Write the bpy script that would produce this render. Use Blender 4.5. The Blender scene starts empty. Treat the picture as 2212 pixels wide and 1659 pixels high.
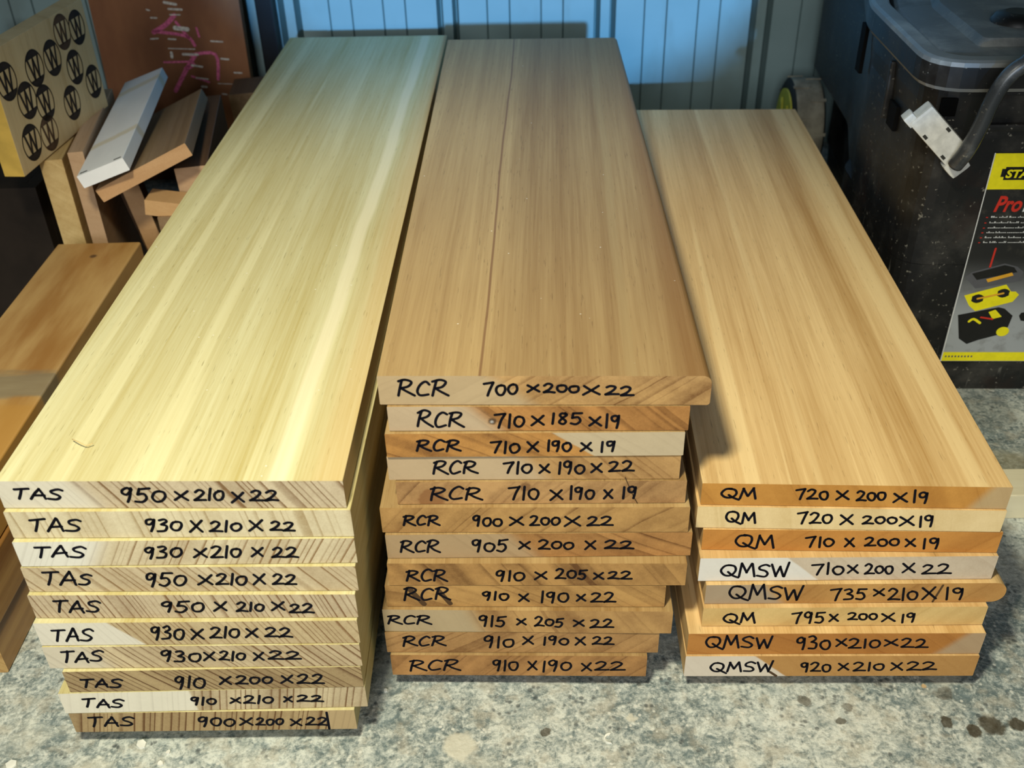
import bpy, bmesh, math, random
from mathutils import Vector, Matrix

C = bpy.context.scene.collection
scene = bpy.context.scene
R = math.radians

# ------------------------------------------------------------------ camera
FLOOR = -0.015                      # the stacks sit on thin bearers 15 mm above the concrete
cam_data = bpy.data.cameras.new('camera')
cam = bpy.data.objects.new('camera', cam_data)
C.objects.link(cam)
scene.camera = cam
cam_data.sensor_fit = 'HORIZONTAL'
cam_data.sensor_width = 36.0
cam_data.lens = 2161.28 / 2212.0 * 36.0
cam_data.clip_start = 0.01
PITCH, ROLL, CAM_Z = 0.60320212, -0.02690404, 0.59330713
fwd = Vector((0, math.cos(PITCH), -math.sin(PITCH)))
rt0 = Vector((1, 0, 0)); up0 = rt0.cross(fwd)
rt = math.cos(ROLL)*rt0 + math.sin(ROLL)*up0
up = -math.sin(ROLL)*rt0 + math.cos(ROLL)*up0
cam.matrix_world = Matrix(((rt.x, up.x, -fwd.x, 0), (rt.y, up.y, -fwd.y, 0), (rt.z, up.z, -fwd.z, CAM_Z), (0, 0, 0, 1)))
cam_data.dof.use_dof = True
cam_data.dof.focus_distance = 0.74
cam_data.dof.aperture_fstop = 11.0

# ------------------------------------------------------------------ world, lights, exposure
world = bpy.data.worlds.new('world'); scene.world = world
world.use_nodes = True
bg = world.node_tree.nodes['Background']
bg.inputs['Color'].default_value = (0.70, 0.85, 1.0, 1)
bg.inputs['Strength'].default_value = 0.005

def aim(o, target):
    o.rotation_euler = (Vector(target) - o.location).to_track_quat('-Z', 'Y').to_euler()

def area_light(name, loc, target, sx, sy, power, col):
    l = bpy.data.lights.new(name, 'AREA'); l.shape = 'RECTANGLE'; l.size = sx; l.size_y = sy
    l.energy = power; l.color = col
    o = bpy.data.objects.new(name, l); C.objects.link(o); o.location = loc; aim(o, target)
    return o
# workshop lamp overhead, just in front of the stacks
lm = bpy.data.lights.new('workshop_lamp', 'SPOT')
lm.energy = 44.0; lm.color = (1.0, 0.95, 0.72); lm.shadow_soft_size = 0.05
lm.spot_size = R(79); lm.spot_blend = 0.55
lo_ = bpy.data.objects.new('workshop_lamp', lm); C.objects.link(lo_)
lo_.location = (-0.15, 0.12, 0.98); aim(lo_, (-0.09, 0.45, 0.1))
# added soft fill from behind the camera, lifts the front faces
area_light('front_fill', (-0.45, -2.0, 1.15), (0.0, 0.5, 0.1), 0.9, 0.9, 32.0, (0.92, 0.97, 1.0))
# cold low sky light through a door behind the camera, falling on the rear wall over the stacks
sp = bpy.data.lights.new('door_daylight', 'SPOT')
sp.energy = 1350.0; sp.color = (0.17, 0.50, 1.0); sp.shadow_soft_size = 0.05
sp.spot_blend = 0.06
so = bpy.data.objects.new('door_daylight', sp); C.objects.link(so)
so.location = (0.25, -3.5, 1.22); aim(so, (0.03, 1.55, 0.60))
sp.spot_size = 2*math.atan(0.55/5.12)

vs = scene.view_settings
vs.view_transform = 'Standard'; vs.look = 'None'; vs.gamma = 1.0; vs.exposure = 0.0
vs.use_curve_mapping = False

# ------------------------------------------------------------------ node helpers
class NT:
    def __init__(self, name):
        self.m = bpy.data.materials.new(name); self.m.use_nodes = True
        self.t = self.m.node_tree; self.n = self.t.nodes; self.l = self.t.links
        self.b = self.n['Principled BSDF']
    def put(self, v, sock):
        if isinstance(v, (int, float)): sock.default_value = v
        elif isinstance(v, (tuple, list)):
            sock.default_value = tuple(v) + ((1,) if len(v) == 3 and len(sock.default_value) == 4 else ())
        else: self.l.new(v, sock)
    def math(self, op, a, b=0.0, c=None, clamp=False):
        n = self.n.new('ShaderNodeMath'); n.operation = op; n.use_clamp = clamp
        self.put(a, n.inputs[0]); self.put(b, n.inputs[1])
        if c is not None: self.put(c, n.inputs[2])
        return n.outputs[0]
    def smooth(self, v, a, b, lo=0.0, hi=1.0):
        n = self.n.new('ShaderNodeMapRange'); n.interpolation_type = 'SMOOTHSTEP'
        self.put(v, n.inputs[0]); self.put(a, n.inputs[1]); self.put(b, n.inputs[2]); self.put(lo, n.inputs[3]); self.put(hi, n.inputs[4])
        return n.outputs[0]
    def mix(self, f, a, b, mode='MIX'):
        n = self.n.new('ShaderNodeMix'); n.data_type = 'RGBA'; n.blend_type = mode; n.clamp_factor = True
        self.put(f, n.inputs[0]); self.put(a, n.inputs[6]); self.put(b, n.inputs[7])
        return n.outputs[2]
    def obj(self):
        return self.n.new('ShaderNodeTexCoord').outputs['Object']
    def xyz(self, v):
        n = self.n.new('ShaderNodeSeparateXYZ'); self.l.new(v, n.inputs[0]); return n.outputs
    def comb(self, x, y, z):
        n = self.n.new('ShaderNodeCombineXYZ')
        for s, v in zip(n.inputs, (x, y, z)): self.put(v, s)
        return n.outputs[0]
    def vmap(self, v, scale, off=(0, 0, 0), rot=(0, 0, 0)):
        n = self.n.new('ShaderNodeMapping'); self.l.new(v, n.inputs[0])
        n.inputs['Location'].default_value = off; n.inputs['Rotation'].default_value = rot; n.inputs['Scale'].default_value = scale
        return n.outputs[0]
    def noise(self, v, scale=1.0, detail=2.0, rough=0.5, dist=0.0, col=False):
        n = self.n.new('ShaderNodeTexNoise'); self.l.new(v, n.inputs['Vector'])
        n.inputs['Scale'].default_value = scale; n.inputs['Detail'].default_value = detail
        n.inputs['Roughness'].default_value = rough; n.inputs['Distortion'].default_value = dist
        return n.outputs['Color' if col else 'Fac']
    def noise1(self, w, scale=1.0, detail=2.0):
        n = self.n.new('ShaderNodeTexNoise'); n.noise_dimensions = '1D'
        self.put(w, n.inputs['W']); n.inputs['Scale'].default_value = scale; n.inputs['Detail'].default_value = detail
        return n.outputs['Fac']
    def white1(self, w):
        n = self.n.new('ShaderNodeTexWhiteNoise'); n.noise_dimensions = '1D'; self.put(w, n.inputs['W'])
        return n.outputs['Value']
    def voro(self, v, scale, feature='F1'):
        n = self.n.new('ShaderNodeTexVoronoi'); n.feature = feature; self.l.new(v, n.inputs['Vector']); n.inputs['Scale'].default_value = scale
        return n.outputs
    def bump(self, h, strength=0.1, dist=0.001):
        n = self.n.new('ShaderNodeBump'); n.inputs['Strength'].default_value = strength; n.inputs['Distance'].default_value = dist
        self.l.new(h, n.inputs['Height']); self.l.new(n.outputs[0], self.b.inputs['Normal'])
    def done(self, col, rough=0.5, spec=0.3, metal=0.0):
        self.put(col, self.b.inputs['Base Color']); self.put(rough, self.b.inputs['Roughness'])
        self.b.inputs['Specular IOR Level'].default_value = spec; self.b.inputs['Metallic'].default_value = metal
        return self.m

def plain(name, col, rough=0.5, spec=0.3, metal=0.0, var=0.12, scale=40.0, bump=0.0):
    t = NT(name); v = t.obj()
    n = t.noise(v, scale, 4.0, 0.6)
    c = t.mix(t.smooth(n, 0.3, 0.7), tuple(x*(1-var) for x in col), tuple(min(1, x*(1+var)) for x in col))
    if bump: t.bump(n, bump)
    return t.done(c, rough, spec, metal)

def wood(name, light, dark, end=False, ang=60.0, period=0.004, line=0.6, broad=0.6, fibre=0.25, curv=0.0, warp=0.004,
         sap=None, spots=(), vein=None, seed=0.0, rough=0.55, spec=0.28, pale=False, edge=None, streak=None, blotch=1.0, soft=0.0012, specks=False):
    """Solid timber: growth rings cross the x-z plane at the angle ang and run along y.
    sap = (x at mid height, lean, side, colour); spots = [(x, z, radius, colour)]; vein = x of a dark vein."""
    t = NT(name); o = t.obj()
    x, y, z = t.xyz(o)
    off = (seed*1.37, seed*0.71, seed*2.13)
    w1 = t.math('MULTIPLY', t.math('SUBTRACT', t.noise(t.vmap(o, (9, 0.9, 9), off), 1, 2), 0.5), 2*warp)
    w2 = t.math('MULTIPLY', t.math('SUBTRACT', t.noise(t.vmap(o, (60, 3.0, 60), off), 1, 2), 0.5), 0.18*warp)
    a = R(abs(ang)); sg = 1.0 if ang > 0 else -1.0
    q = t.math('ADD', t.math('MULTIPLY', x, math.sin(a)), t.math('MULTIPLY', z, sg*math.cos(a)))
    q = t.math('ADD', t.math('ADD', q, w1), t.math('ADD', w2, seed*0.317 + 3.0))
    if curv: q = t.math('ADD', q, t.math('MULTIPLY', t.math('MULTIPLY', x, x), curv))
    m = t.math('ADD', t.math('DIVIDE', q, period), t.math('MULTIPLY', t.noise1(q, 45.0, 1.0), 3.5))
    fr = t.math('FRACT', m); rnd = t.white1(t.math('FLOOR', m))
    ln = t.math('MULTIPLY', t.smooth(fr, 0.62 if end else 0.40, 0.94), t.smooth(fr, 0.96, 1.0, 1.0, 0.0))
    ln = t.math('MULTIPLY', ln, t.math('MULTIPLY_ADD', rnd, 0.75, 0.25))
    br = t.math('SUBTRACT', t.noise1(q, 38.0, 3.0), 0.5)
    fs = (900, 900, 900) if end else (520, 9, 520)
    fb = t.math('SUBTRACT', t.noise(t.vmap(o, fs, off), 1, 3, 0.65), 0.5)
    f = t.math('ADD', t.math('MULTIPLY', ln, line), t.math('MULTIPLY', br, broad*2))
    f = t.math('ADD', f, t.math('MULTIPLY', fb, fibre*2))
    if not end:
        s1 = t.math('SUBTRACT', t.noise(t.vmap(o, (38, 0.9, 38), off), 1, 4, 0.6), 0.5)
        s2 = t.math('SUBTRACT', t.noise(t.vmap(o, (150, 2.2, 150), off), 1, 3, 0.6), 0.5)
        bl = t.math('SUBTRACT', t.noise(t.vmap(o, (9, 5, 9), off), 1, 3, 0.5), 0.5)
        f = t.math('ADD', f, t.math('ADD', t.math('MULTIPLY', s1, broad*2.6), t.math('ADD', t.math('MULTIPLY', s2, broad*1.3), t.math('MULTIPLY', bl, broad*0.9))))
        f = t.math('ADD', f, 0.42)
    else:
        mo = t.math('SUBTRACT', t.noise(t.vmap(o, (230, 230, 230), off), 1, 4, 0.7), 0.5)
        bo = t.math('SUBTRACT', t.noise(t.vmap(o, (45, 45, 60), off), 1, 4, 0.6), 0.5)
        f = t.math('ADD', f, t.math('ADD', t.math('MULTIPLY', mo, 0.45), t.math('MULTIPLY', bo, 0.55*blotch)))
        f = t.math('ADD', f, 0.28)
    f = t.math('ADD', f, 0.0, clamp=True)
    col = t.mix(f, light, dark)
    if not end:
        p1 = t.noise(t.vmap(o, (52, 0.7, 52), (off[0]+3, off[1], off[2])), 1, 3, 0.55)
        col = t.mix(t.smooth(p1, 0.56, 0.66, 0.0, 0.55 if pale else 0.0), col, tuple(min(.9, c*1.12 + .05) for c in light))
        fl = t.noise(t.vmap(o, (900, 55, 900), off), 1, 2, 0.5)
        col = t.mix(t.smooth(fl, 0.64, 0.74, 0.0, 0.45), col, tuple(c*0.45 for c in dark))
        if specks:
            vs_k = t.voro(o, 75.0)['Distance']
            col = t.mix(t.math('MULTIPLY', t.smooth(vs_k, 0.035, 0.055, 0.9, 0.0), t.smooth(t.noise(o, 40, 2), 0.52, 0.60)), col, (.85, .80, .68))
        if edge:
            ex = t.math('ADD', x, t.math('MULTIPLY', s1, 0.04))
            col = t.mix(t.smooth(ex, edge[0], edge[1], 0.0, edge[2]), col, edge[3])
        if streak:
            sx_ = t.math('ABSOLUTE', t.math('SUBTRACT', t.math('ADD', x, t.math('MULTIPLY', bl, 0.010)), streak[0]))
            col = t.mix(t.smooth(sx_, streak[1]*0.5, streak[1]*1.2, streak[2], 0.0), col, streak[3])
    if sap:
        sx, lean, side, sc = sap
        d = t.math('SUBTRACT', t.math('MULTIPLY_ADD', t.math('SUBTRACT', z, 0.011), lean, x), sx)
        d = t.math('ADD', d, t.math('MULTIPLY', w2, 3.0))
        msk = t.smooth(d, -soft, soft, 1.0 if side < 0 else 0.0, 0.0 if side < 0 else 1.0)
        sc2 = t.mix(t.math('MULTIPLY', f, 0.45), sc, tuple(0.6*c + 0.2*d_ for c, d_ in zip(sc, dark)))
        col = t.mix(msk, col, sc2)
    for (px, pz, pr, pc) in spots:
        dd = t.math('SQRT', t.math('ADD', t.math('POWER', t.math('SUBTRACT', x, px), 2.0), t.math('POWER', t.math('SUBTRACT', z, pz), 2.0)))
        dd = t.math('ADD', dd, t.math('MULTIPLY', t.noise(t.vmap(o, (300, 20, 300), off), 1, 2), 0.003))
        col = t.mix(t.smooth(dd, pr, pr + 0.0022, 0.9, 0.0), col, pc)
    if vein is not None:
        vw = t.math('MULTIPLY', t.math('SUBTRACT', t.noise(t.vmap(o, (2, 3.0, 2), off), 1, 2), 0.5), 0.008)
        dv = t.math('SUBTRACT', t.math('ADD', x, vw), vein)
        av = t.math('ABSOLUTE', dv)
        col = t.mix(t.smooth(av, 0.0003, 0.0014, 0.72, 0.0), col, (.13, .042, .012))
        col = t.mix(t.smooth(dv, -0.004, 0.026, 0.0, 0.35), col, tuple(c*0.8 for c in dark))
        av2 = t.math('ABSOLUTE', t.math('ADD', dv, 0.035))
        col = t.mix(t.smooth(av2, 0.010, 0.045, 0.30, 0.0), col, light)
    t.bump(t.math('ADD', fb, t.math('MULTIPLY', ln, 0.3)), 0.12, 0.0006)
    return t.done(col, rough, spec)

# ------------------------------------------------------------------ mesh helpers
def tag(o, label=None, cat=None, group=None, kind=None):
    if label: o['label'] = label
    if cat: o['category'] = cat
    if group: o['group'] = group
    if kind: o['kind'] = kind
    return o

def link(name, bm, mats, parent=None, loc=None, rot=None, matrix=None, smooth=False):
    me = bpy.data.meshes.new(name); bm.normal_update(); bm.to_mesh(me); bm.free()
    for m in (mats if isinstance(mats, (list, tuple)) else [mats]): me.materials.append(m)
    if smooth:
        for p in me.polygons: p.use_smooth = True
    o = bpy.data.objects.new(name, me); C.objects.link(o)
    if parent is not None: o.parent = parent
    if matrix is not None: o.matrix_world = matrix
    else:
        if loc is not None: o.location = loc
        if rot is not None: o.rotation_euler = rot
    return o

def empty(name, loc, rotz=0.0):
    o = bpy.data.objects.new(name, None); C.objects.link(o); o.location = loc; o.rotation_euler = (0, 0, rotz)
    o.empty_display_size = 0.02
    return o

def add_box(bm, x0, x1, y0, y1, z0, z1, mi=0, bev=0.0):
    r = bmesh.ops.create_cube(bm, size=1.0)
    vs_ = r['verts']
    for v in vs_:
        v.co = Vector((x0 + (v.co.x+0.5)*(x1-x0), y0 + (v.co.y+0.5)*(y1-y0), z0 + (v.co.z+0.5)*(z1-z0)))
    fs = set(f for v in vs_ for f in v.link_faces)
    for f in fs: f.material_index = mi
    if bev:
        es = list(set(e for v in vs_ for e in v.link_edges))
        bmesh.ops.bevel(bm, geom=es, offset=bev, segments=2, profile=0.7, affect='EDGES', material=-1)

def prism_x(bm, prof, y0, y1, mi_side=0, mi_end=0, fn=None, seg=1):
    """Cross-section prof [(x, z)...] (counter-clockwise seen from -y) drawn along y; fn shears or tapers a vertex."""
    rings = []
    for k in range(seg+1):
        yy = y0 + (y1-y0)*k/seg
        ring = []
        for (x, z) in prof:
            co = Vector((x, yy, z))
            if fn: co = fn(co)
            ring.append(bm.verts.new(co))
        rings.append(ring)
    n = len(prof)
    for k in range(seg):
        for i in range(n):
            j = (i+1) % n
            f = bm.faces.new((rings[k][i], rings[k+1][i], rings[k+1][j], rings[k][j])); f.material_index = mi_side
    f = bm.faces.new(rings[0]); f.material_index = mi_end
    f = bm.faces.new(list(reversed(rings[-1]))); f.material_index = mi_end
    bmesh.ops.recalc_face_normals(bm, faces=bm.faces[:])

def rounded_profile(w, h, r=(0.0006,)*4, n=3):
    """Rectangle centred on x, standing on z = 0; r = radii at bottom-left, bottom-right, top-right, top-left."""
    pts = []
    cs = [(-w/2 + r[0], r[0], r[0], 180), (w/2 - r[1], r[1], r[1], 270), (w/2 - r[2], h - r[2], r[2], 0), (-w/2 + r[3], h - r[3], r[3], 90)]
    for cx, cz, rr, a0 in cs:
        k = n if rr < 0.002 else 6
        for i in range(k+1):
            a = R(a0 + 90*i/k); pts.append((cx + rr*math.cos(a), cz + rr*math.sin(a)))
    return pts

def catmull(p, n=6, closed=False):
    out = []; m = len(p)
    rng = range(m if closed else m-1)
    for i in rng:
        g = (lambda k: p[k % m]) if closed else (lambda k: p[max(0, min(m-1, k))])
        p0, p1, p2, p3 = (Vector(g(i-1)), Vector(g(i)), Vector(g(i+1)), Vector(g(i+2)))
        for k in range(n):
            t = k/n
            out.append(0.5*((2*p1) + (p2-p0)*t + (2*p0-5*p1+4*p2-p3)*t*t + (3*p1-p0-3*p2+p3)*t**3))
    if not closed: out.append(Vector(p[-1]))
    return out

def tube(bm, pts, rad, n=12, mi=0, cap=True):
    pts = [Vector(p) for p in pts]
    prev = None; rings = []
    for i, p in enumerate(pts):
        d = (pts[min(i+1, len(pts)-1)] - pts[max(i-1, 0)]).normalized()
        if prev is None: prev = d.orthogonal().normalized()
        prev = (prev - d*prev.dot(d)).normalized(); b = d.cross(prev)
        r = rad(i/(len(pts)-1)) if callable(rad) else rad
        rings.append([bm.verts.new(p + r*(math.cos(2*math.pi*k/n)*prev + math.sin(2*math.pi*k/n)*b)) for k in range(n)])
    for a, c in zip(rings, rings[1:]):
        for k in range(n):
            f = bm.faces.new((a[k], a[(k+1) % n], c[(k+1) % n], c[k])); f.material_index = mi; f.smooth = True
    if cap:
        bm.faces.new(list(reversed(rings[0]))).material_index = mi; bm.faces.new(rings[-1]).material_index = mi

def ribbon(bm, pts, hw, put, mi=0):
    """A flat pen stroke along 2-D pts (half width hw) with round ends; put(x, y) makes the 3-D point."""
    pts = [Vector((p[0], p[1])) for p in pts]
    cl = [pts[0]]
    for p in pts[1:]:
        if (p - cl[-1]).length > 1e-5: cl.append(p)
    if len(cl) < 2: return
    L, Rr = [], []
    for i, p in enumerate(cl):
        d = (cl[min(i+1, len(cl)-1)] - cl[max(i-1, 0)])
        d = d.normalized() if d.length > 1e-9 else Vector((1, 0))
        nrm = Vector((-d.y, d.x))
        L.append(bm.verts.new(put(*(p + nrm*hw)))); Rr.append(bm.verts.new(put(*(p - nrm*hw))))
    for i in range(len(cl)-1):
        bm.faces.new((Rr[i], Rr[i+1], L[i+1], L[i])).material_index = mi
    for i, sgn in ((0, -1), (len(cl)-1, 1)):
        d = (cl[1]-cl[0]) if i == 0 else (cl[-1]-cl[-2])
        a0 = math.atan2(d.y, d.x)
        arc = [cl[i] + hw*Vector((math.cos(a0 + R(90 - 30*k)), math.sin(a0 + R(90 - 30*k)))) for k in range(1, 6)] if sgn > 0 else \
              [cl[i] + hw*Vector((math.cos(a0 + R(270 - 30*k)), math.sin(a0 + R(270 - 30*k)))) for k in range(1, 6)]
        av = [bm.verts.new(put(*q)) for q in arc]
        ring = ([L[i]] + av + [Rr[i]]) if sgn > 0 else ([Rr[i]] + av + [L[i]])
        bm.faces.new(list(reversed(ring))).material_index = mi

def polygon(bm, pts, put, mi=0):
    bm.faces.new([bm.verts.new(put(x, y)) for x, y in pts]).material_index = mi

GLYPH = {
 'T': (1.0, [[(0, .93), (1, 1)], [(.52, .97), (.48, .5), (.42, 0)]]),
 'A': (1.0, [[(0, 0), (.25, .55), (.52, 1)], [(.52, 1), (.75, .5), (1, .02)], [(.18, .33), (.9, .38)]]),
 'S': (.95, [[(.98, .86), (.65, 1), (.2, .86), (.22, .62), (.65, .46), (.86, .25), (.6, .03), (0, .08)]]),
 's': (.80, [[(.98, .70), (.55, .78), (.18, .66), (.3, .48), (.75, .36), (.8, .15), (.5, .0), (0, .05)]]),
 'R': (1.1, [[(.22, .98), (.1, .5), (0, 0)], [(0, .88), (.45, 1), (.85, .86), (.62, .6), (.16, .47)], [(.2, .48), (.55, .25), (1.05, .0)]]),
 'C': (.95, [[(.98, .85), (.65, 1), (.25, .78), (.05, .35), (.3, .03), (.9, .14)]]),
 'Q': (1.2, [[(.62, .98), (.25, .92), (.03, .5), (.25, .12), (.65, .12), (.92, .5), (.85, .88), (.5, 1.0)], [(.45, .36), (.75, .1), (1.08, -.12)]]),
 'M': (1.15, [[(0, 0), (.2, 1)], [(.2, 1), (.48, .28)], [(.48, .28), (.86, 1)], [(.86, 1), (1, 0)]]),
 'W': (1.25, [[(0, .92), (.2, 0)], [(.2, 0), (.5, .75)], [(.5, .75), (.7, 0)], [(.7, 0), (1, 1.08)]]),
 'x': (1.0, [[(.04, .95), (.5, .5), (1, .04)], [(.95, 1), (.5, .5), (0, 0)]]),
 '0': (.95, [[(.55, .80), (.18, .70), (.05, .38), (.3, .08), (.7, .1), (.95, .42), (.82, .74), (.42, .80)]]),
 '1': (.34, [[(.62, 1), (.5, .5), (.36, 0)]]),
 '2': (1.0, [[(.06, .82), (.4, 1), (.78, .82), (.5, .4), (0, .05)], [(0, .05), (.5, .08), (1.02, .06)]]),
 '3': (.85, [[(.1, .92), (.55, 1), (.78, .80), (.32, .56)], [(.32, .56), (.82, .42), (.7, .1), (0, .04)]]),
 '5': (.9, [[(1, .97), (.25, .92)], [(.25, .92), (.14, .56)], [(.14, .56), (.62, .6), (.84, .3), (.5, .02), (0, .08)]]),
 '7': (.95, [[(0, .9), (.95, 1)], [(.95, 1), (.62, .5), (.38, 0)]]),
 '8': (.85, [[(.8, .9), (.45, 1), (.2, .8), (.45, .55), (.8, .28), (.5, .02), (.12, .2), (.45, .52), (.85, .82), (.7, .97)]]),
 '9': (.85, [[(.8, .82), (.5, 1), (.1, .86), (.14, .6), (.5, .56), (.82, .86)], [(.82, .95), (.76, .45), (.6, 0)]]),
}

def writing(bm, rows, hw, yy, rng, extra=()):
    """Marker lettering on a plank's front face; rows = (text, origin, end of baseline, top of cap) in mm from the plank's base."""
    def put(x, y): return Vector((x/1000, yy, y/1000))
    for (s, o, e, u) in rows:
        o, e, u = Vector(o), Vector(e), Vector(u)
        ax = e - o; ay = u - o
        gap = 0.20
        tot = sum(GLYPH[c][0] for c in s) + gap*(len(s)-1)
        pos = 0.0
        for c in s:
            wd, strokes = GLYPH[c]
            jy = rng.uniform(-.05, .05); js = rng.uniform(.92, 1.06)
            for st in strokes:
                pts = [(px + rng.uniform(-.03, .03), py*js + jy + rng.uniform(-.03, .03)) for px, py in st]
                sm = catmull(pts, 6) if len(pts) > 2 else [Vector(p) for p in pts]
                loc = [o + ax*((pos + p[0]*wd)/tot) + ay*p[1] for p in sm]
                ribbon(bm, loc, hw, put, 0)
            pos += wd + gap
    for (ti, a, b, w_, mi) in extra:
        s, o, e, u = rows[ti]; o, e, u = Vector(o), Vector(e), Vector(u)
        ribbon(bm, [o + (e-o)*a[0] + (u-o)*a[1], o + (e-o)*b[0] + (u-o)*b[1]], w_, lambda x, y: Vector((x/1000, yy+0.00004, y/1000)), mi)

def text_mesh(bm, s, size, put, mi, shear=0.0, bold=0.0):
    """Printed letters as flat polygons; put(x, y) makes the 3-D point. Returns the width."""
    cu = bpy.data.curves.new('lettering', 'FONT'); cu.body = s; cu.size = size; cu.shear = shear; cu.offset = bold
    cu.fill_mode = 'FRONT'; cu.resolution_u = 3
    ob = bpy.data.objects.new('lettering', cu); C.objects.link(ob)
    dg = bpy.context.evaluated_depsgraph_get(); dg.update()
    me = bpy.data.meshes.new_from_object(ob.evaluated_get(dg))
    vs_ = [bm.verts.new(put(v.co.x, v.co.y)) for v in me.vertices]
    for p in me.polygons:
        try: bm.faces.new([vs_[i] for i in p.vertices]).material_index = mi
        except ValueError: pass
    w_ = max(v.co.x for v in me.vertices)
    bpy.data.objects.remove(ob); bpy.data.curves.remove(cu); bpy.data.meshes.remove(me)
    return w_


# ------------------------------------------------------------------ the setting
def make_floor():
    t = NT('worn_concrete'); o = t.obj()
    big = t.noise(o, 7.0, 4, 0.6)
    mid = t.noise(t.vmap(o, (1, 1, 1), (3, 7, 0)), 95.0, 6, 0.68, 0.8)
    fine = t.noise(o, 330.0, 4, 0.7)
    f = t.math('ADD', t.math('MULTIPLY', mid, 0.60), t.math('ADD', t.math('MULTIPLY', fine, 0.45), t.math('MULTIPLY', big, 0.35)))
    c = t.mix(t.smooth(f, 0.56, 0.84), (0.13, 0.17, 0.175), (0.66, 0.69, 0.64))
    hue = t.noise(t.vmap(o, (1, 1, 1), (11, 2, 0)), 55.0, 4, 0.6)
    c = t.mix(t.smooth(hue, 0.50, 0.66, 0.0, 0.45), c, (0.40, 0.36, 0.28))
    c = t.mix(t.smooth(hue, 0.36, 0.47, 0.35, 0.0), c, (0.17, 0.23, 0.25))
    vo = t.voro(o, 210.0)
    sp_ = t.smooth(vo['Distance'], 0.16, 0.36, 1.0, 0.0)
    pick = t.math('MULTIPLY', sp_, t.smooth(t.noise(t.vmap(o, (1, 1, 1), (9, 1, 2)), 90, 2), 0.54, 0.60))
    c = t.mix(t.math('MULTIPLY', pick, 0.75), c, (0.72, 0.72, 0.66))
    vo2 = t.voro(t.vmap(o, (1, 1, 1), (5, 5, 5)), 170.0)
    pk2 = t.math('MULTIPLY', t.smooth(vo2['Distance'], 0.16, 0.4, 1.0, 0.0), t.smooth(t.noise(t.vmap(o, (1, 1, 1), (2, 4, 8)), 50, 2), 0.53, 0.60))
    c = t.mix(t.math('MULTIPLY', pk2, 0.7), c, (0.045, 0.055, 0.06))
    pal = t.smooth(t.noise(t.vmap(o, (1, 1, 1), (1, 3, 0)), 14.0, 5, 0.65), 0.52, 0.66)
    c = t.mix(t.math('MULTIPLY', pal, 0.40), c, (0.62, 0.61, 0.52))
    # old brown drips and pale splashes, where they lie on the slab
    x, y, z = t.xyz(o)
    wob = t.math('MULTIPLY', t.math('SUBTRACT', t.noise(o, 130.0, 3), 0.5), 0.010)
    for (px, py, pr, pc, a) in SPOTS:
        d = t.math('SQRT', t.math('ADD', t.math('POWER', t.math('SUBTRACT', x, px), 2.0), t.math('POWER', t.math('SUBTRACT', y, py), 2.0)))
        c = t.mix(t.smooth(t.math('ADD', d, wob), pr*0.75, pr*1.15, a, 0.0), c, pc)
    t.bump(f, 0.35, 0.004)
    m = t.done(c, 0.62, 0.30)
    bm = bmesh.new(); bmesh.ops.create_grid(bm, x_segments=1, y_segments=1, size=0.5)
    for v in bm.verts: v.co = Vector((v.co.x*4.4, v.co.y*5.6 - 0.95, 0))
    tag(link('floor', bm, m, loc=(0, 0, FLOOR)), kind='structure')
BR = (0.055, 0.042, 0.022); PA = (0.62, 0.60, 0.50)
SPOTS = [(0.206, .466, .0055, BR, .7), (0.228, .448, .0035, BR, .75), (0.302, .444, .0045, BR, .85), (0.319, .437, .0055, BR, .9), (0.333, .441, .0085, BR, .85), (0.351, .441, .0060, BR, .9),
         (0.341, .521, .0070, BR, .65), (0.310, .470, .0060, BR, .6), (0.236, .460, .0040, BR, .6), (0.017, .446, .0035, BR, .8), (-0.160, .475, .0050, (.22, .12, .05), .7),
         (-0.043, .436, .0120, PA, .8), (0.080, .455, .0040, PA, .8), (0.315, .490, .0140, PA, .5), (-0.300, .415, .02, PA, .4), (0.46, .72, .03, (.30, .27, .16), .5), (0.47, .82, .04, (.10, .11, .10), .4)]
make_floor()

def make_wall():
    t = NT('painted_steel_sheet'); o = t.obj()
    n = t.noise(t.vmap(o, (3, 3, 9)), 2.0, 5, 0.6)
    g = t.smooth(t.noise(t.vmap(o, (14, 14, 5), (4, 0, 1)), 1.0, 4, 0.6), 0.52, 0.72)
    c = t.mix(n, (0.26, 0.37, 0.36), (0.33, 0.44, 0.43))
    c = t.mix(t.math('MULTIPLY', g, 0.35), c, (0.20, 0.24, 0.21))
    m = t.done(c, 0.42, 0.4)
    bm = bmesh.new()
    Y = 1.55; pitch = 0.2356; x0 = -0.3333
    prof = [(-2.2, Y)]
    k = -7
    while True:
        b = x0 + pitch*k; k += 1
        if b > 2.0: break
        if b < -2.1: continue
        prof += [(b, Y), (b + 0.0045, Y + 0.034), (b + 0.0052, Y + 0.034), (b + 0.0097, Y), (b + 0.0235, Y), (b + 0.0280, Y + 0.034), (b + 0.0287, Y + 0.034), (b + 0.0332, Y)]
        for s in (0.0745, 0.108, 0.155, 0.188):
            prof += [(b + s, Y), (b + s + 0.0012, Y + 0.006), (b + s + 0.0024, Y)]
    prof.append((2.2, Y))
    lo = [bm.verts.new((x, y, FLOOR)) for x, y in prof]; hi = [bm.verts.new((x, y, 2.3)) for x, y in prof]
    for i in range(len(prof)-1): bm.faces.new((lo[i], lo[i+1], hi[i+1], hi[i]))
    tag(link('wall_back', bm, m), kind='structure')
make_wall()

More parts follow.
